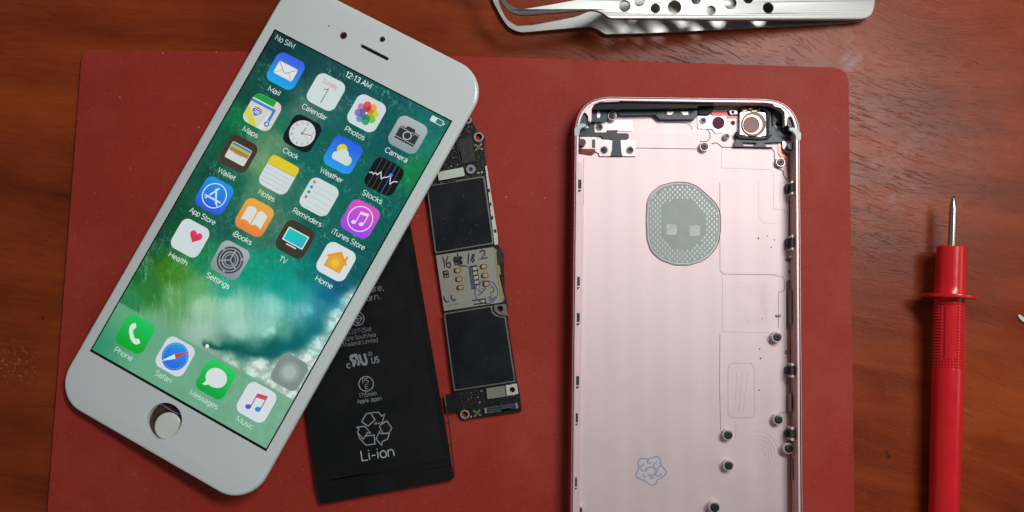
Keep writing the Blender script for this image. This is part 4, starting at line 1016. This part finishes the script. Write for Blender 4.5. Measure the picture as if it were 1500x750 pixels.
hp('mount_plate', k8([(425, 318), (455, 298), (745, 298), (762, 312), (762, 420), (748, 432), (590, 430), (448, 420)]), 0, .35, M_lip, r=1)
hp('black_edge_line', k8([(362, 737), (798, 737), (796, 748), (360, 748)]), 0, .08, M_blk, r=.3, bevel=0)  # thin black strip along the lower edge of the mount plates
hp('spring_contact', k8([(270, 535), (308, 535), (308, 636), (270, 636)]), .6, .8, mat('khaki_metal', (84, 84, 74), rough=.4, metal=.5), r=.5, bevel=.03)
hp('copper_bracket', k8([(95, 672), (120, 640), (310, 648), (312, 690), (270, 725), (110, 702)]), 0, .5, mat('copper_bracket', (120, 66, 62), rough=.3, metal=.7, var=.3, vscale=500), r=1, bevel=.1)
# right half of the top
hp('antenna_moulding', k5r([(215, 100), (330, 98), (330, 148), (315, 172), (300, 186), (222, 186), (215, 150)]), 0, 1.6, M_blk, r=.8)
hp('coax_cable', k5r([(330, 124), (440, 124), (440, 142), (330, 142)]), 1.0, 1.9, mat('cable_grey', (92, 96, 108), rough=.35), r=.8, bevel=.3)
hp('copper_bracket', k5r([(305, 165), (420, 160), (430, 195), (500, 200), (500, 212), (420, 212), (405, 196), (318, 196)]), 0, .3, mat('maroon_metal', (130, 62, 64), rough=.3, metal=.8), r=.6)
cf = hp('camera_frame', k6([(192, 380), (200, 350), (240, 345), (245, 160), (262, 85), (300, 58), (495, 62), (545, 82), (575, 105), (640, 108), (672, 125), (680, 200), (680, 300), (655, 400), (655, 462), (470, 470), (498, 512), (560, 512), (560, 516), (170, 508), (182, 460), (205, 420)]), 0, 1.3, M_pl,
   holes=[k6([(255, 465), (398, 470), (378, 505), (268, 503)]), k6([(590, 330), (578, 290), (590, 268), (655, 245), (658, 330)])], r=.8)
hp('frame_wall', k6([(262, 85), (300, 58), (495, 62), (545, 82), (575, 105), (640, 108), (672, 125), (684, 200), (684, 300), (700, 330), (745, 352), (790, 385), (800, 450), (800, 570), (772, 565), (768, 450), (760, 400), (720, 375), (660, 350), (655, 230), (640, 140), (570, 140), (530, 170), (520, 400), (505, 400), (500, 160), (460, 140), (440, 110), (330, 110), (270, 130), (245, 165), (238, 130)]), 0, 2.4, M_blk, cf, r=.8)
hp('frame_wall', k6([(192, 365), (225, 352), (236, 395), (290, 415), (420, 424), (505, 420), (540, 380), (552, 392), (520, 432), (420, 440), (230, 430), (196, 400)]), 0, 2.0, M_blk, cf, r=.8)
hp('frame_pocket', k6([(566, 160), (600, 145), (640, 155), (650, 200), (640, 240), (590, 255), (570, 235)]), 1.2, 1.5, mat('slate_plastic', (66, 78, 92), rough=.4), cf, r=1)
cs = hp('camera_seat', k6([(232, 165), (310, 160), (480, 170), (497, 190), (497, 400), (450, 396), (444, 408), (385, 408), (384, 394), (344, 394), (340, 406), (290, 402), (288, 392), (232, 390)]), 0, 1.7, M_lip, holes=[circ(cam_c[0], cam_c[1], 12.2, 36)], r=.6)
lr = slab('lens_ring', circ(cam_c[0]+3.5, cam_c[1]-1, 18, 44), ZF+1.7, ZF+2.05, mat('dark_steel_ring', (40, 36, 36), rough=.25, metal=.8), cs, holes=[circ(cam_c[0]+1.8, cam_c[1]-.4, 14.6, 44)], bevel=.08)
slab('lens_ring_inner', circ(cam_c[0]+1.8, cam_c[1]-.4, 14.5, 44), ZF+1.68, ZF+1.9, mat('gold_bronze_ring', (170, 128, 100), rough=.25, metal=.9), cs, holes=[circ(cam_c[0], cam_c[1]+.2, 11.9, 44)], bevel=.1)
slab('lens_window', circ(cam_c[0], cam_c[1], 11, 40), ZF+1.5, ZF+1.65, mat('smoky_lens_glass', (164, 134, 140), rough=.55, spec=.15, var=.1, vscale=300), cs, bevel=0)
for P in ([(320, 128), (352, 118), (356, 130), (324, 142)], [(420, 120), (440, 108), (444, 124), (424, 134)], [(262, 145), (300, 140), (302, 152), (262, 158)], [(350, 150), (400, 148), (400, 160), (350, 160)]):
    hp('copper_contact', k6(P), 1.2, 1.9, mat('dull_copper', (150, 112, 96), rough=.3, metal=.8), cf, r=.3, bevel=.05)
slab('flash_window', circ(fla_c[0], fla_c[1], 8.8, 32), ZF-.3, ZF+.3, mat('purple_red_glass', (112, 44, 74), rough=.55, spec=.15, var=.25, vscale=120), hs, bevel=0)
hp('mount_plate', k5r([(208, 190), (300, 190), (318, 200), (418, 200), (424, 300), (410, 320), (338, 322), (320, 296), (300, 292), (212, 290)]), 0, .45, M_lip, holes=[circ(fla_c[0], fla_c[1], 9.2, 28)], r=1)
hp('mount_plate', k6([(112, 140), (160, 132), (218, 138), (224, 192), (130, 192)]), 0, .9, M_pl, r=.8)
hp('mount_plate', k6([(122, 148), (200, 148), (206, 182), (140, 186)]), .85, 1.05, M_lip, r=.8, bevel=.03)
hp('mount_plate', k6([(655, 452), (766, 452), (768, 575), (700, 562), (660, 530)]), 0, 1.2, M_lip, r=1.2)
hp('antenna_moulding', k6([(705, 300), (700, 235), (720, 205), (780, 203), (815, 250), (832, 300), (828, 370), (800, 365), (780, 340), (735, 330)]), 0, 4.6, M_pl, r=1.2)
hp('antenna_moulding', k6([(655, 352), (720, 372), (758, 400), (766, 446), (655, 452)]), 0, 1.25, mat('slate_plastic', (66, 78, 92)), r=1)
hp('antenna_moulding', k6([(706, 505), (718, 476), (745, 470), (815, 450), (820, 500), (812, 540), (745, 540), (718, 530)]), .6, 3.4, M_pl, r=1.5)
slab('antenna_band', rnd(k6([(722, 325), (760, 318), (800, 330), (830, 368), (840, 366), (840, 440), (800, 446), (786, 392), (762, 358), (728, 345)]), 1), ZT-.9, ZT+.04, M_tape, hs, bevel=.05)
hp('copper_bracket', k6([(612, 475), (655, 470), (656, 520), (690, 568), (800, 580), (800, 900), (790, 1500), (716, 1500), (724, 900), (690, 640), (640, 612), (614, 580)]), .02, .3, mat('copper_channel', (164, 104, 92), rough=.3, metal=.6, var=.35, vscale=160), r=1.5, bevel=.08)
hp('side_channel', [(1153.5, 410), (1168, 410), (1171, 940), (1155, 940), (1153, 600)], .02, .25, mat('rose_channel', (176, 124, 116), rough=.35, metal=.5, var=.2, vscale=90, stretch=(1, .2, 1)), r=1, bevel=.08)
M_seam = mat('seam_black', (18, 20, 24), rough=.6)
for P in ([(706, 150), (712, 150), (712, 190), (706, 190)], [(770, 160), (774, 160), (774, 192), (770, 192)], [(958, 165), (963, 165), (963, 200), (958, 200)]): hp('moulding_seam', k5(P), 1.98, 2.05, M_seam, r=0, bevel=0)
hp('locating_pin', k5([(345, 158), (352, 158), (352, 235), (345, 235)]), 2.15, 2.24, M_seam, r=0, bevel=0)
for x, y, w_, h_ in ((1163, 300, 6, 3), (1164, 262, 5, 3), (1164, 330, 4, 18), (1160, 376, 6, 3), (1163.5, 398, 4, 8), (1164, 520, 4, 5), (1158, 590, 3, 26), (1159, 450, 3, 50), (1163, 688, 4, 30)):
    hp('rail_notch', box4(x, y, w_, h_), .3, 2.2, M_lip if w_ > 4 else M_grv, r=.8, bevel=.15)
hp('foam_pad', k6([(556, 170), (566, 160), (566, 300), (556, 300)]), 1.3, 2.0, M_seam, cf, r=.3)
hp('lens_bracket', k6([(520, 250), (545, 250), (545, 360), (520, 360)]), 1.3, 1.9, M_pl, cf, r=.6)
# machined outlines on the floor
GZ = .02
def groove(P, w=.8, r=0, m=None, closed=False):
    f = Flat(lambda x, y, h: W(x, y, ZF+h), groove.h, .003); f.line(rnd(P, r) if r else P, w, closed=closed)
    f.build('machined_line', m or M_grv, shell); groove.h += .003
groove.h = .015
M_g2 = mat('faint_groove', (196, 166, 169), rough=.55, metal=.4)
M_g3 = mat('dark_edge', (70, 46, 50), rough=.5)
groove([(1057, 216), (1056.6, 246), (1127, 248.4), (1132.8, 253), (1132.8, 306), (1149, 307.7), (1153, 312)], .7, m=M_g2)
groove([(1054.5, 267.6), (1054.7, 397), (1060, 401.5), (1135, 402.5), (1139, 404.5), (1146.5, 405), (1149, 409), (1149, 424), (1145.5, 427), (1140.5, 428), (1140.5, 480)], .8)
groove([(1058.3, 405), (1058.3, 481), (1061, 486), (1128, 487)], .7, m=M_g2)
groove([(1054.7, 490), (1054, 560), (1055.5, 628), (1058, 641)], .8)
groove([(1066.5, 606), (1066.5, 540), (1070, 533), (1077, 532), (1100, 532), (1105, 540), (1105.4, 606), (1101, 612), (1071, 612)], .8, m=M_g2, closed=True)
groove([(1078, 621), (1077.6, 642)], .8, m=M_g2)
groove([(1152.3, 545), (1151.7, 604), (1141, 605.6)], 1.0)
groove([(1152.6, 412), (1152.6, 481), (1156, 486.5), (1168, 488)], 1.7, m=M_g3)
groove([(931, 216.8), (1022, 218.2)], .9, m=M_g3)
groove([(973, 178.8), (1005, 180), (1012, 184), (1014.4, 190)], .9, r=2, m=M_grv)
groove([(1022, 158), (1022, 186), (1026, 189), (1036, 189), (1040, 195), (1040, 203), (1036, 207), (1026, 208)], 1, r=2, m=M_g3)
groove([(1042, 210.5), (1050, 209), (1056, 214), (1058, 215.6), (1130, 217), (1134, 222), (1135, 240), (1139, 247), (1147, 250), (1148, 257), (1153, 264)], 1.3, r=2, m=M_g3)
groove([(1064.6, 192), (1064.6, 171)], .7, m=M_grv)
groove([(855, 232), (855, 300), (852, 306), (851.6, 420)], .7, m=M_g2)
for i in range(6):
    d = i*6.2; groove([(1076+d*.7, 414+d*.55), (1124-d*.3, 414+d*.55), (1124-d*.3, 474-d*.6), (1090+d*.1, 474-d*.6)], .7, r=3, m=mat('ghost_line', (223, 199, 202), rough=.5, metal=.5))
for i in range(3): groove([(1080+i*8, 545), (1077+i*6, 602)], .6, m=MATS['ghost_line'])
for i in range(5):
    r_ = 12+i*6; groove([(1112+r_*math.cos(a/8)*.8, 668+r_*math.sin(a/8)) for a in range(-18, 14)], .6, m=MATS['ghost_line'])
groove([(1112, 262), (1112, 318), (1118, 326), (1148, 328)], .6, r=3, m=MATS['ghost_line'])
groove([(1142, 266), (1142.5, 296)], .6, m=MATS['ghost_line'])
f = Flat(lambda x, y, h: W(x, y, ZF+h), .02, .004)
for x, y, r_ in ((1111, 349, 1.4), (1124, 345.5, 1), (1134.5, 351.5, 1), (1129.5, 362.3, 1), (1116.7, 466.4, 1.2), (1112.8, 511, 1.1), (1114, 525, 1.2), (1112.2, 571.5, 1.1), (1128, 431, .6), (1096, 471, .6)): f.poly(circ(x, y, r_, 10))
f.build('drilled_pits', mat('pit_dark', (70, 58, 60), rough=.6), shell)
for x, y, w, h, d in ((1140.5, 462.3, 7, 3, 0), (1154.6, 515.4, 8, 5, 8), (1156, 380, 10, 5, 28), (1158, 398, 6, 4, 10)): hp('small_tab', box4(x, y, w, h, d), 0, .5, mat('tab_grey', (128, 118, 118), rough=.4, metal=.6), r=1, bevel=.1)
# screw posts
M_post = M_lip
def post(x, y, r_, h=1.7, hole=False):
    p0 = W(x, y, ZF+h); c = Vector((p0.x, p0.y, ZF*MM)); rm = r_/5.15
    p = lathe('screw_post', c, [(rm+.12, 0), (rm, .12), (rm, h-.1), (rm-.12, h), (rm*.82, h), (rm*.80, h-.12)], M_post, hs, n=26)
    lathe('threaded_insert', c+Vector((0, 0, (h-.16)*MM)), [(rm*.8, 0), (rm*.8, .26), (rm*.72, .32), (rm*.36, .30), (rm*.33, -.0)], M_ins, p, n=22)
    lathe('bore', c+Vector((0, 0, (h+.12)*MM)), [(rm*.33, 0), (rm*.33, .03), (.02, .03)], M_bore, p, n=14)
for x, y, r_, h in ((897, 169.5, 6.7, 2.2), (878, 186, 6, .9), (885.2, 219.5, 6.2, .9), (923, 219.8, 6, .9), (1030, 176.6, 5.6, .8), (1032, 214.6, 7, 1.6), (1064.6, 199.6, 4.6, 1.5), (1143.6, 237.4, 7, 1.5),
    (1138.6, 493.8, 7.8, 2.2), (1140.3, 614.6, 7.6, 2.0), (1066.6, 637.2, 7.6, 2.0), (1155.4, 657, 7.8, 2.4), (1067.4, 682, 7.6, 2.0), (1047, 743.4, 8.2, 2.6), (847.4, 747, 6.4, 2.6)): post(x, y, r_, h)
for x, y, r_, z in ((1073.6, 164.4, 2.4, 1.06), (1073.6, 180, 3.2, .02), (1139.6, 182.4, 3.0, .02)):
    slab('screw_hole', circ(x, y, r_, 18), ZF+z-.01, ZF+z+.02, M_bore, hs, bevel=0)
hp('screw_lug', k6([(590, 332), (576, 290), (590, 266), (656, 244), (660, 332)]), 0, .01+.008, M_lip, r=1, bevel=0)
# spring clips along both sides
M_clip = mat('black_clip', (38, 38, 38), rough=.5)
def clip(x, y, w, h, z0, z1, side):
    c = slab('spring_clip', rnd(box4(x, y, w, h), 1), ZF+z0, ZF+z1, M_clip, hs, bevel=.15)
    sgn = 1 if side == 'r' else -1
    if side == 'r':
        for s in (-1, 1): slab('clip_prong', rnd(box4(x-sgn*.5, y+s*(h/2+2.2), w*.8, 4), 1), ZF+z0, ZF+z1-.2, M_lip, c, bevel=.15)
        slab('clip_seat', rnd(box4(x-7, y, 8, h*.8), 1), ZF+.3, ZF+z1*.4, M_clip, c, bevel=.1)
    else: slab('clip_prong', rnd([(x-3, y+h/2+2), (x+3.5, y+h/2+2), (x+1.5, y+h/2+4), (x-1, y+h/2+6)], .5), ZF+z1-.3, ZF+z1-.1, mat('clip_dark_metal', (96, 60, 60), rough=.3, metal=.7), c, bevel=.03)  # left prong in dark red-brown metal
for x, y, w, h in ((1162.8, 274.5, 6.5, 12), (1163, 355, 6.5, 14), (1162.6, 542.5, 6.5, 13), (1162, 635.5, 6.5, 12), (1162, 800, 6.5, 12)): clip(x, y, w, h, .2, 4.2, 'r')
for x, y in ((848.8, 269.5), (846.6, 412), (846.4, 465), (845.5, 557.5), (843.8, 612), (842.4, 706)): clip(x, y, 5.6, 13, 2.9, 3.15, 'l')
# grey sticker with punched border
SP = [(920+x/5, 250+y/5) for x, y in [(140, 240), (166, 175), (235, 115), (335, 88), (430, 90), (500, 115), (560, 165), (640, 240), (672, 310), (673, 440), (656, 540), (602, 615), (540, 660), (440, 690), (340, 688), (240, 652), (170, 590), (141, 500), (136, 370)]]
st = slab('grey_sticker', rnd(SP, 5, 4), ZF, ZF+.12, mat('sage_grey_film', (156, 168, 164), rough=.4, spec=.5, var=.07, vscale=250, bump=.1), hs, bevel=.03)
SI = inset(SP, -1.6)
f = Flat(lambda x, y, h: W(x, y, ZF+.02+h)); 
q = rnd(inset(SP, 1.0) if False else SP, 5, 4)
groove([(1001+(x-1001)*1.018, 328+(y-328)*1.018) for x, y in q], .9, closed=True, m=M_g3)
groove([(1001+(x-1001)*.975, 328+(y-328)*.975) for x, y in q], 1.1, closed=True, m=mat('white_edge', (236, 232, 232), rough=.4)); 
for o in list(shell.children)[-1:]:
    for v in o.data.vertices: v.co.z += .125*MM
def inside(poly, x, y):
    c = False
    for i in range(len(poly)):
        (x1, y1), (x2, y2) = poly[i-1], poly[i]
        if (y1 > y) != (y2 > y) and x < (x2-x1)*(y-y1)/(y2-y1)+x1: c = not c
    return c
O2 = [(1001+(x-1001)*.93, 328+(y-328)*.93) for x, y in q]; I2 = [(1000+(x-1000)*.62, 328+(y-328)*.62) for x, y in q]
f = Flat(lambda x, y, h: W(x, y, ZF+.128+h), 0, 0)
for j in range(36):
    for i in range(18):
        x, y = 942+i*7.2+(j % 2)*3.6, 266+j*3.9
        if inside(O2, x, y) and not inside(I2, x, y): f.poly(circ(x, y, 1.35, 10, 1.9))
f.build('punched_dots', mat('pale_dots', (192, 204, 200), rough=.35, metal=.2), st)
for x, y in ((983.8, 336.2), (1017.6, 337.8)): slab('printed_patch', box4(x, y, 15, 15), ZF+.1, ZF+.15, mat('pale_patch', (198, 208, 205), rough=.5, var=.35, vscale=1700), st, bevel=0)
# blue ink stamp: a bumpy ring of curls, no character
f = Flat(lambda x, y, h: W(x, y, ZF+h), .02, .003); cx, cy = 953, 689
rs = random.Random(12)
f.line([(cx+(20.5+2.6*math.sin(a*math.pi/4+.6)+rs.uniform(-.9, .9))*math.cos(a*math.pi/20), cy+(19.5+2.6*math.sin(a*math.pi/4+.6)+rs.uniform(-.9, .9))*math.sin(a*math.pi/20)) for a in range(40)], 2.2, closed=True)
for a in range(0, 360, 60):
    r_ = 12+rs.uniform(-2.5, 2); x, y = cx+r_*math.cos(R(a+20)), cy+r_*math.sin(R(a+20))
    q = rs.uniform(2.2, 4.6); f.line([(x+q*math.cos(R(t))*rs.uniform(.8, 1.2), y+q*math.sin(R(t))) for t in range(0, 300, 40)], 1.8)
f.line([(cx-8, cy+2), (cx-2, cy-5), (cx+5, cy-4), (cx+9, cy+3), (cx+2, cy+8), (cx-5, cy+6)], 2.0)
f.build('ink_stamp', mat('pale_blue_ink', (142, 162, 196), rough=.6, var=.1, vscale=900), hs, label='faint round blue ink stamp')

# ================================================================== the tweezers
tw = root('angled_tweezers', 'bent-nose steel tweezers with a row of round holes along the arms', 'tweezers', W(1000, 10, 0))
M_ss = mat('brushed_steel', (168, 170, 167), rough=.4, metal=.9, bump=.06, bscale=500, stretch=(.12, 3, 1), var=.04, vscale=120, rvar=.05)
def zt(px):
    K = [(690, 13.2), (720, 13.8), (765, 15.6), (890, 14.8), (960, 13.2), (1060, 10.0), (1160, 6.4), (1240, 3.9), (1300, 3.0)]
    for (x0, z0), (x1, z1) in zip(K, K[1:]):
        if px <= x1: return z0+(z1-z0)*max(0, px-x0)/(x1-x0)
    return 3.0
out = rnd([(716, -40), (722, -44), (727, -30), (733, -12), (741, 3), (753, 11), (764, 14), (806, 7), (850, -1), (880, -14), (905, -30), (940, -36), (1262, -36), (1282, -28), (1281, 8), (1277, 22), (1262, 28.5), (1100, 29), (1000, 28.2), (893, 26.5), (885, 20), (872, 14.5), (850, 15.5), (766, 22), (756, 20.5), (744, 15), (735, 3), (722, -20)], [0, 2, 4, 4, 6, 5, 4, 8, 8, 8, 10, 6, 10, 14, 10, 10, 14, 0, 0, 10, 4, 6, 8, 10, 6, 6, 6, 4], 4)
out = [p for i, p in enumerate(out) if (Vector(p)-Vector(out[i-1])).length > .3]
D = []
for i, p in enumerate(out):                      # even spacing so that the arm can bow
    q = out[(i+1) % len(out)]; k = max(1, int((Vector(q)-Vector(p)).length/12))
    D += [(p[0]+(q[0]-p[0])*j/k, p[1]+(q[1]-p[1])*j/k) for j in range(k)]
out = D
HOL = [(915.2, 8.8, 8.6), (936.5, 1.5, 8), (960, 12.2, 7.1), (988, 10.6, 10), (1019.5, -.5, 7), (1041.5, 15.3, 7), (1070, 4.8, 9), (1096, -2.5, 7.6), (1125.3, 11.6, 8), (1005, -14, 6), (1052, -16, 7), (950, -17, 6), (1082, -22, 6)]
hol = [circ(x, y, r_, 24) for x, y, r_ in HOL]
def arm(name, zf, th, label, hol=hol):
    pts, T = tess(out, hol)
    top = []
    for x, y in pts:
        p = W(x, y, zt(x)); top.append(Vector((p.x, p.y, zf(x)*MM)))
    n_ = len(pts); V = top+[v-Vector((0, 0, th*MM)) for v in top]; Fc = []
    for a, b, c in T:
        up = (top[b]-top[a]).cross(top[c]-top[a]).z > 0; t_ = (a, b, c) if up else (a, c, b)
        Fc.append(t_); Fc.append(tuple(n_+i for i in t_[::-1]))
    i0 = 0
    for l in [out]+hol:
        m_ = len(l)
        for i in range(m_): a, b = i0+i, i0+(i+1) % m_; Fc.append((a, b, n_+b, n_+a))
        i0 += m_
    o = mesh(name, V, Fc, M_ss, tw, label=label)
    bm = bmesh.new(); bm.from_mesh(o.data); bmesh.ops.recalc_face_normals(bm, faces=bm.faces); bm.to_mesh(o.data); bm.free()
    b = o.modifiers.new('bevel', 'BEVEL'); b.width = .00018; b.segments = 2; b.limit_method = 'ANGLE'; b.angle_limit = R(50)
    return o
arm('upper_arm', zt, 1.1, 'upper arm with bright brushed face')
arm('lower_arm', lambda x: max(1.2, 1.75-.0*x) if x < 1230 else 1.75+.1*(x-1230)/50, 1.1, 'lower arm half hidden under the upper one', [])

# ================================================================== the test probe
pr = root('test_probe', 'red plastic multimeter test probe with a round finger guard and bare steel needle', 'test probe', W(1388, 450, 0))
M_red = mat('red_plastic', (212, 22, 30), rough=.22, var=.05, spec=.5, coat=.2, bump=.04, bscale=700, rvar=.05, vscale=300, coat_rough=.3)
AX = [(1397, 287, 7.9), (1391, 434, 7.25), (1388.6, 545, 6.4), (1382.6, 750, 5.2), (1375, 1000, 4.6)]
A = [W(*a) for a in AX]
def axp(py):
    for a, b, p, q in zip(AX, AX[1:], A, A[1:]):
        if py <= b[1] or b is AX[-1]:
            t_ = (py-a[1])/(b[1]-a[1]); return p+(q-p)*t_
def tube(name, stations, m, par, n=36, nub=None, **k):
    V = []; Fc = []
    for py, r_ in stations:
        c = axp(py); d = (axp(py+4)-axp(py-4)).normalized(); u = Vector((0, 0, 1)); u = (u-d*u.dot(d)).normalized(); w = d.cross(u)
        for i in range(n):
            a = 2*math.pi*i/n; V.append(c+(u*math.cos(a)+w*math.sin(a))*r_*MM)
    s = len(stations)
    for j in range(s-1):
        for i in range(n): Fc.append((j*n+i, j*n+(i+1) % n, (j+1)*n+(i+1) % n, (j+1)*n+i))
    Fc.append(tuple(range(n))[::-1]); Fc.append(tuple((s-1)*n+i for i in range(n)))
    o = mesh(name, V, Fc, m, par)
    bm = bmesh.new(); bm.from_mesh(o.data); bmesh.ops.recalc_face_normals(bm, faces=bm.faces); bm.to_mesh(o.data); bm.free()
    o.data.shade_smooth(); o.data.set_sharp_from_angle(angle=R(35)); return o
tube('needle', [(287, .08), (288, .32), (291, .5), (296, .72), (303, .95), (306, 1.0), (368, 1.02)], mat('nickel_needle', (190, 186, 172), rough=.22, metal=1, bump=.25, bscale=300, stretch=(1, .15, 1), rvar=.08), pr, 24)
tube('nose_sleeve', [(361.5, 3.3), (361.9, 3.75), (363, 3.92), (420, 4.1), (430, 4.2), (434, 4.5)], M_red, pr)
tube('finger_guard', [(431.6, 4.4), (431.7, 6.7), (432.4, 6.98), (434.5, 7.05), (436.4, 6.95), (437, 6.6), (437.2, 4.4)], M_red, pr, 56)
grip = tube('grip', [(436.5, 3.9), (441, 3.92), (536, 3.9), (540, 4.0)], M_red, pr)
body = tube('handle', [(539.5, 3.9), (540.5, 4.16), (543, 4.2), (600, 4.12), (750, 3.95), (900, 3.8), (1000, 3.7)], M_red, pr)
# moulded nubs on the grip and the smooth thumb panel
V = []; Fc = []
for py in [441.5+i*4.35 for i in range(23)]:
    c = axp(py); d = (axp(py+4)-axp(py-4)).normalized(); u = (Vector((0,0,1))-d*d.z).normalized(); w = d.cross(u)
    for k in range(32):
        a = 360*k/32
        aa = (a+180) % 360-180
        sgn = w.x
        xx = math.sin(R(aa))*(1 if sgn > 0 else -1)
        if math.cos(R(aa)) > -.2 and 447 < py < 527 and -.72 < xx < .16: continue
        nrm = u*math.cos(R(a))+w*math.sin(R(a)); tan = d.cross(nrm); p = c+nrm*3.88*MM; b = len(V); s = .30*MM
        V += [p-tan*s-d*s, p+tan*s-d*s, p+tan*s+d*s, p-tan*s+d*s, ]
        q = p+nrm*.28*MM; e = s*.45
        V += [q-tan*e-d*e, q+tan*e-d*e, q+tan*e+d*e, q-tan*e+d*e]
        Fc += [(b, b+1, b+5, b+4), (b+1, b+2, b+6, b+5), (b+2, b+3, b+7, b+6), (b+3, b, b+4, b+7), (b+4, b+5, b+6, b+7)]
mesh('grip_nubs', V, Fc, M_red, grip)
V = []; Fc = []; st_y = [447, 449, 480, 505, 525, 527]; an = [-46+i*(56/8) for i in range(9)]
for j, py in enumerate(st_y):
    c = axp(py); d = (axp(py+4)-axp(py-4)).normalized(); u = (Vector((0,0,1))-d*d.z).normalized(); w = d.cross(u)
    if w.x < 0: w = -w
    for a in an: V.append(c+(u*math.cos(R(a))+w*math.sin(R(a)))*(4.16 if 0 < j < 5 and a not in (an[0], an[-1]) else 3.8)*MM)
for j in range(5):
    for i in range(8): Fc.append((j*9+i, j*9+i+1, (j+1)*9+i+1, (j+1)*9+i))
o = mesh('thumb_panel', V, Fc, M_red, grip); 
bm = bmesh.new(); bm.from_mesh(o.data); bmesh.ops.recalc_face_normals(bm, faces=bm.faces)
if sum(f_.normal.z for f_ in bm.faces) < 0: bmesh.ops.reverse_faces(bm, faces=bm.faces)
bm.to_mesh(o.data); bm.free()

sg = slab('paper_scrap', rnd([(1491, 462), (1494, 460.5), (1500, 465), (1506, 473), (1503, 474), (1495, 468)], 1), .05, .6, mat('scrap_white', (214, 210, 204), rough=.7), bevel=.1)
sg['label'] = 'tiny white scrap on the wood at the right edge beyond the red probe'; sg['category'] = 'scrap'
# ================================================================== light
w = bpy.data.worlds.new('World'); sc.world = w; w.use_nodes = True
bg = w.node_tree.nodes['Background']; bg.inputs[0].default_value = (.9, .97, 1.0, 1); bg.inputs[1].default_value = AMB if 'AMB' in globals() else .14
def area(name, px, py, h, sx, sy, e, col, rz=0):
    l = bpy.data.lights.new(name, 'AREA'); l.shape = 'RECTANGLE'; l.size = sx; l.size_y = sy; l.energy = e; l.color = col
    o = bpy.data.objects.new(name, l); COL.objects.link(o); p = W(px, py, 0); o.location = (p.x, p.y, h)
    d = Vector((.03, 0, 0))-o.location; o.rotation_euler = d.to_track_quat('-Z', 'Y').to_euler(); return o
area('ceiling_tube', 1720, -380, .40, .25, .08, 1.42, (1.0, .975, .94))
area('side_lamp', 5600, 100, .55, .5, .3, .7, (1.0, .98, .95))
vs = sc.view_settings; vs.view_transform = 'Standard'; vs.look = 'None'; vs.exposure = 0; vs.gamma = 1
sc.cycles.use_denoising = True; sc.cycles.max_bounces = 8
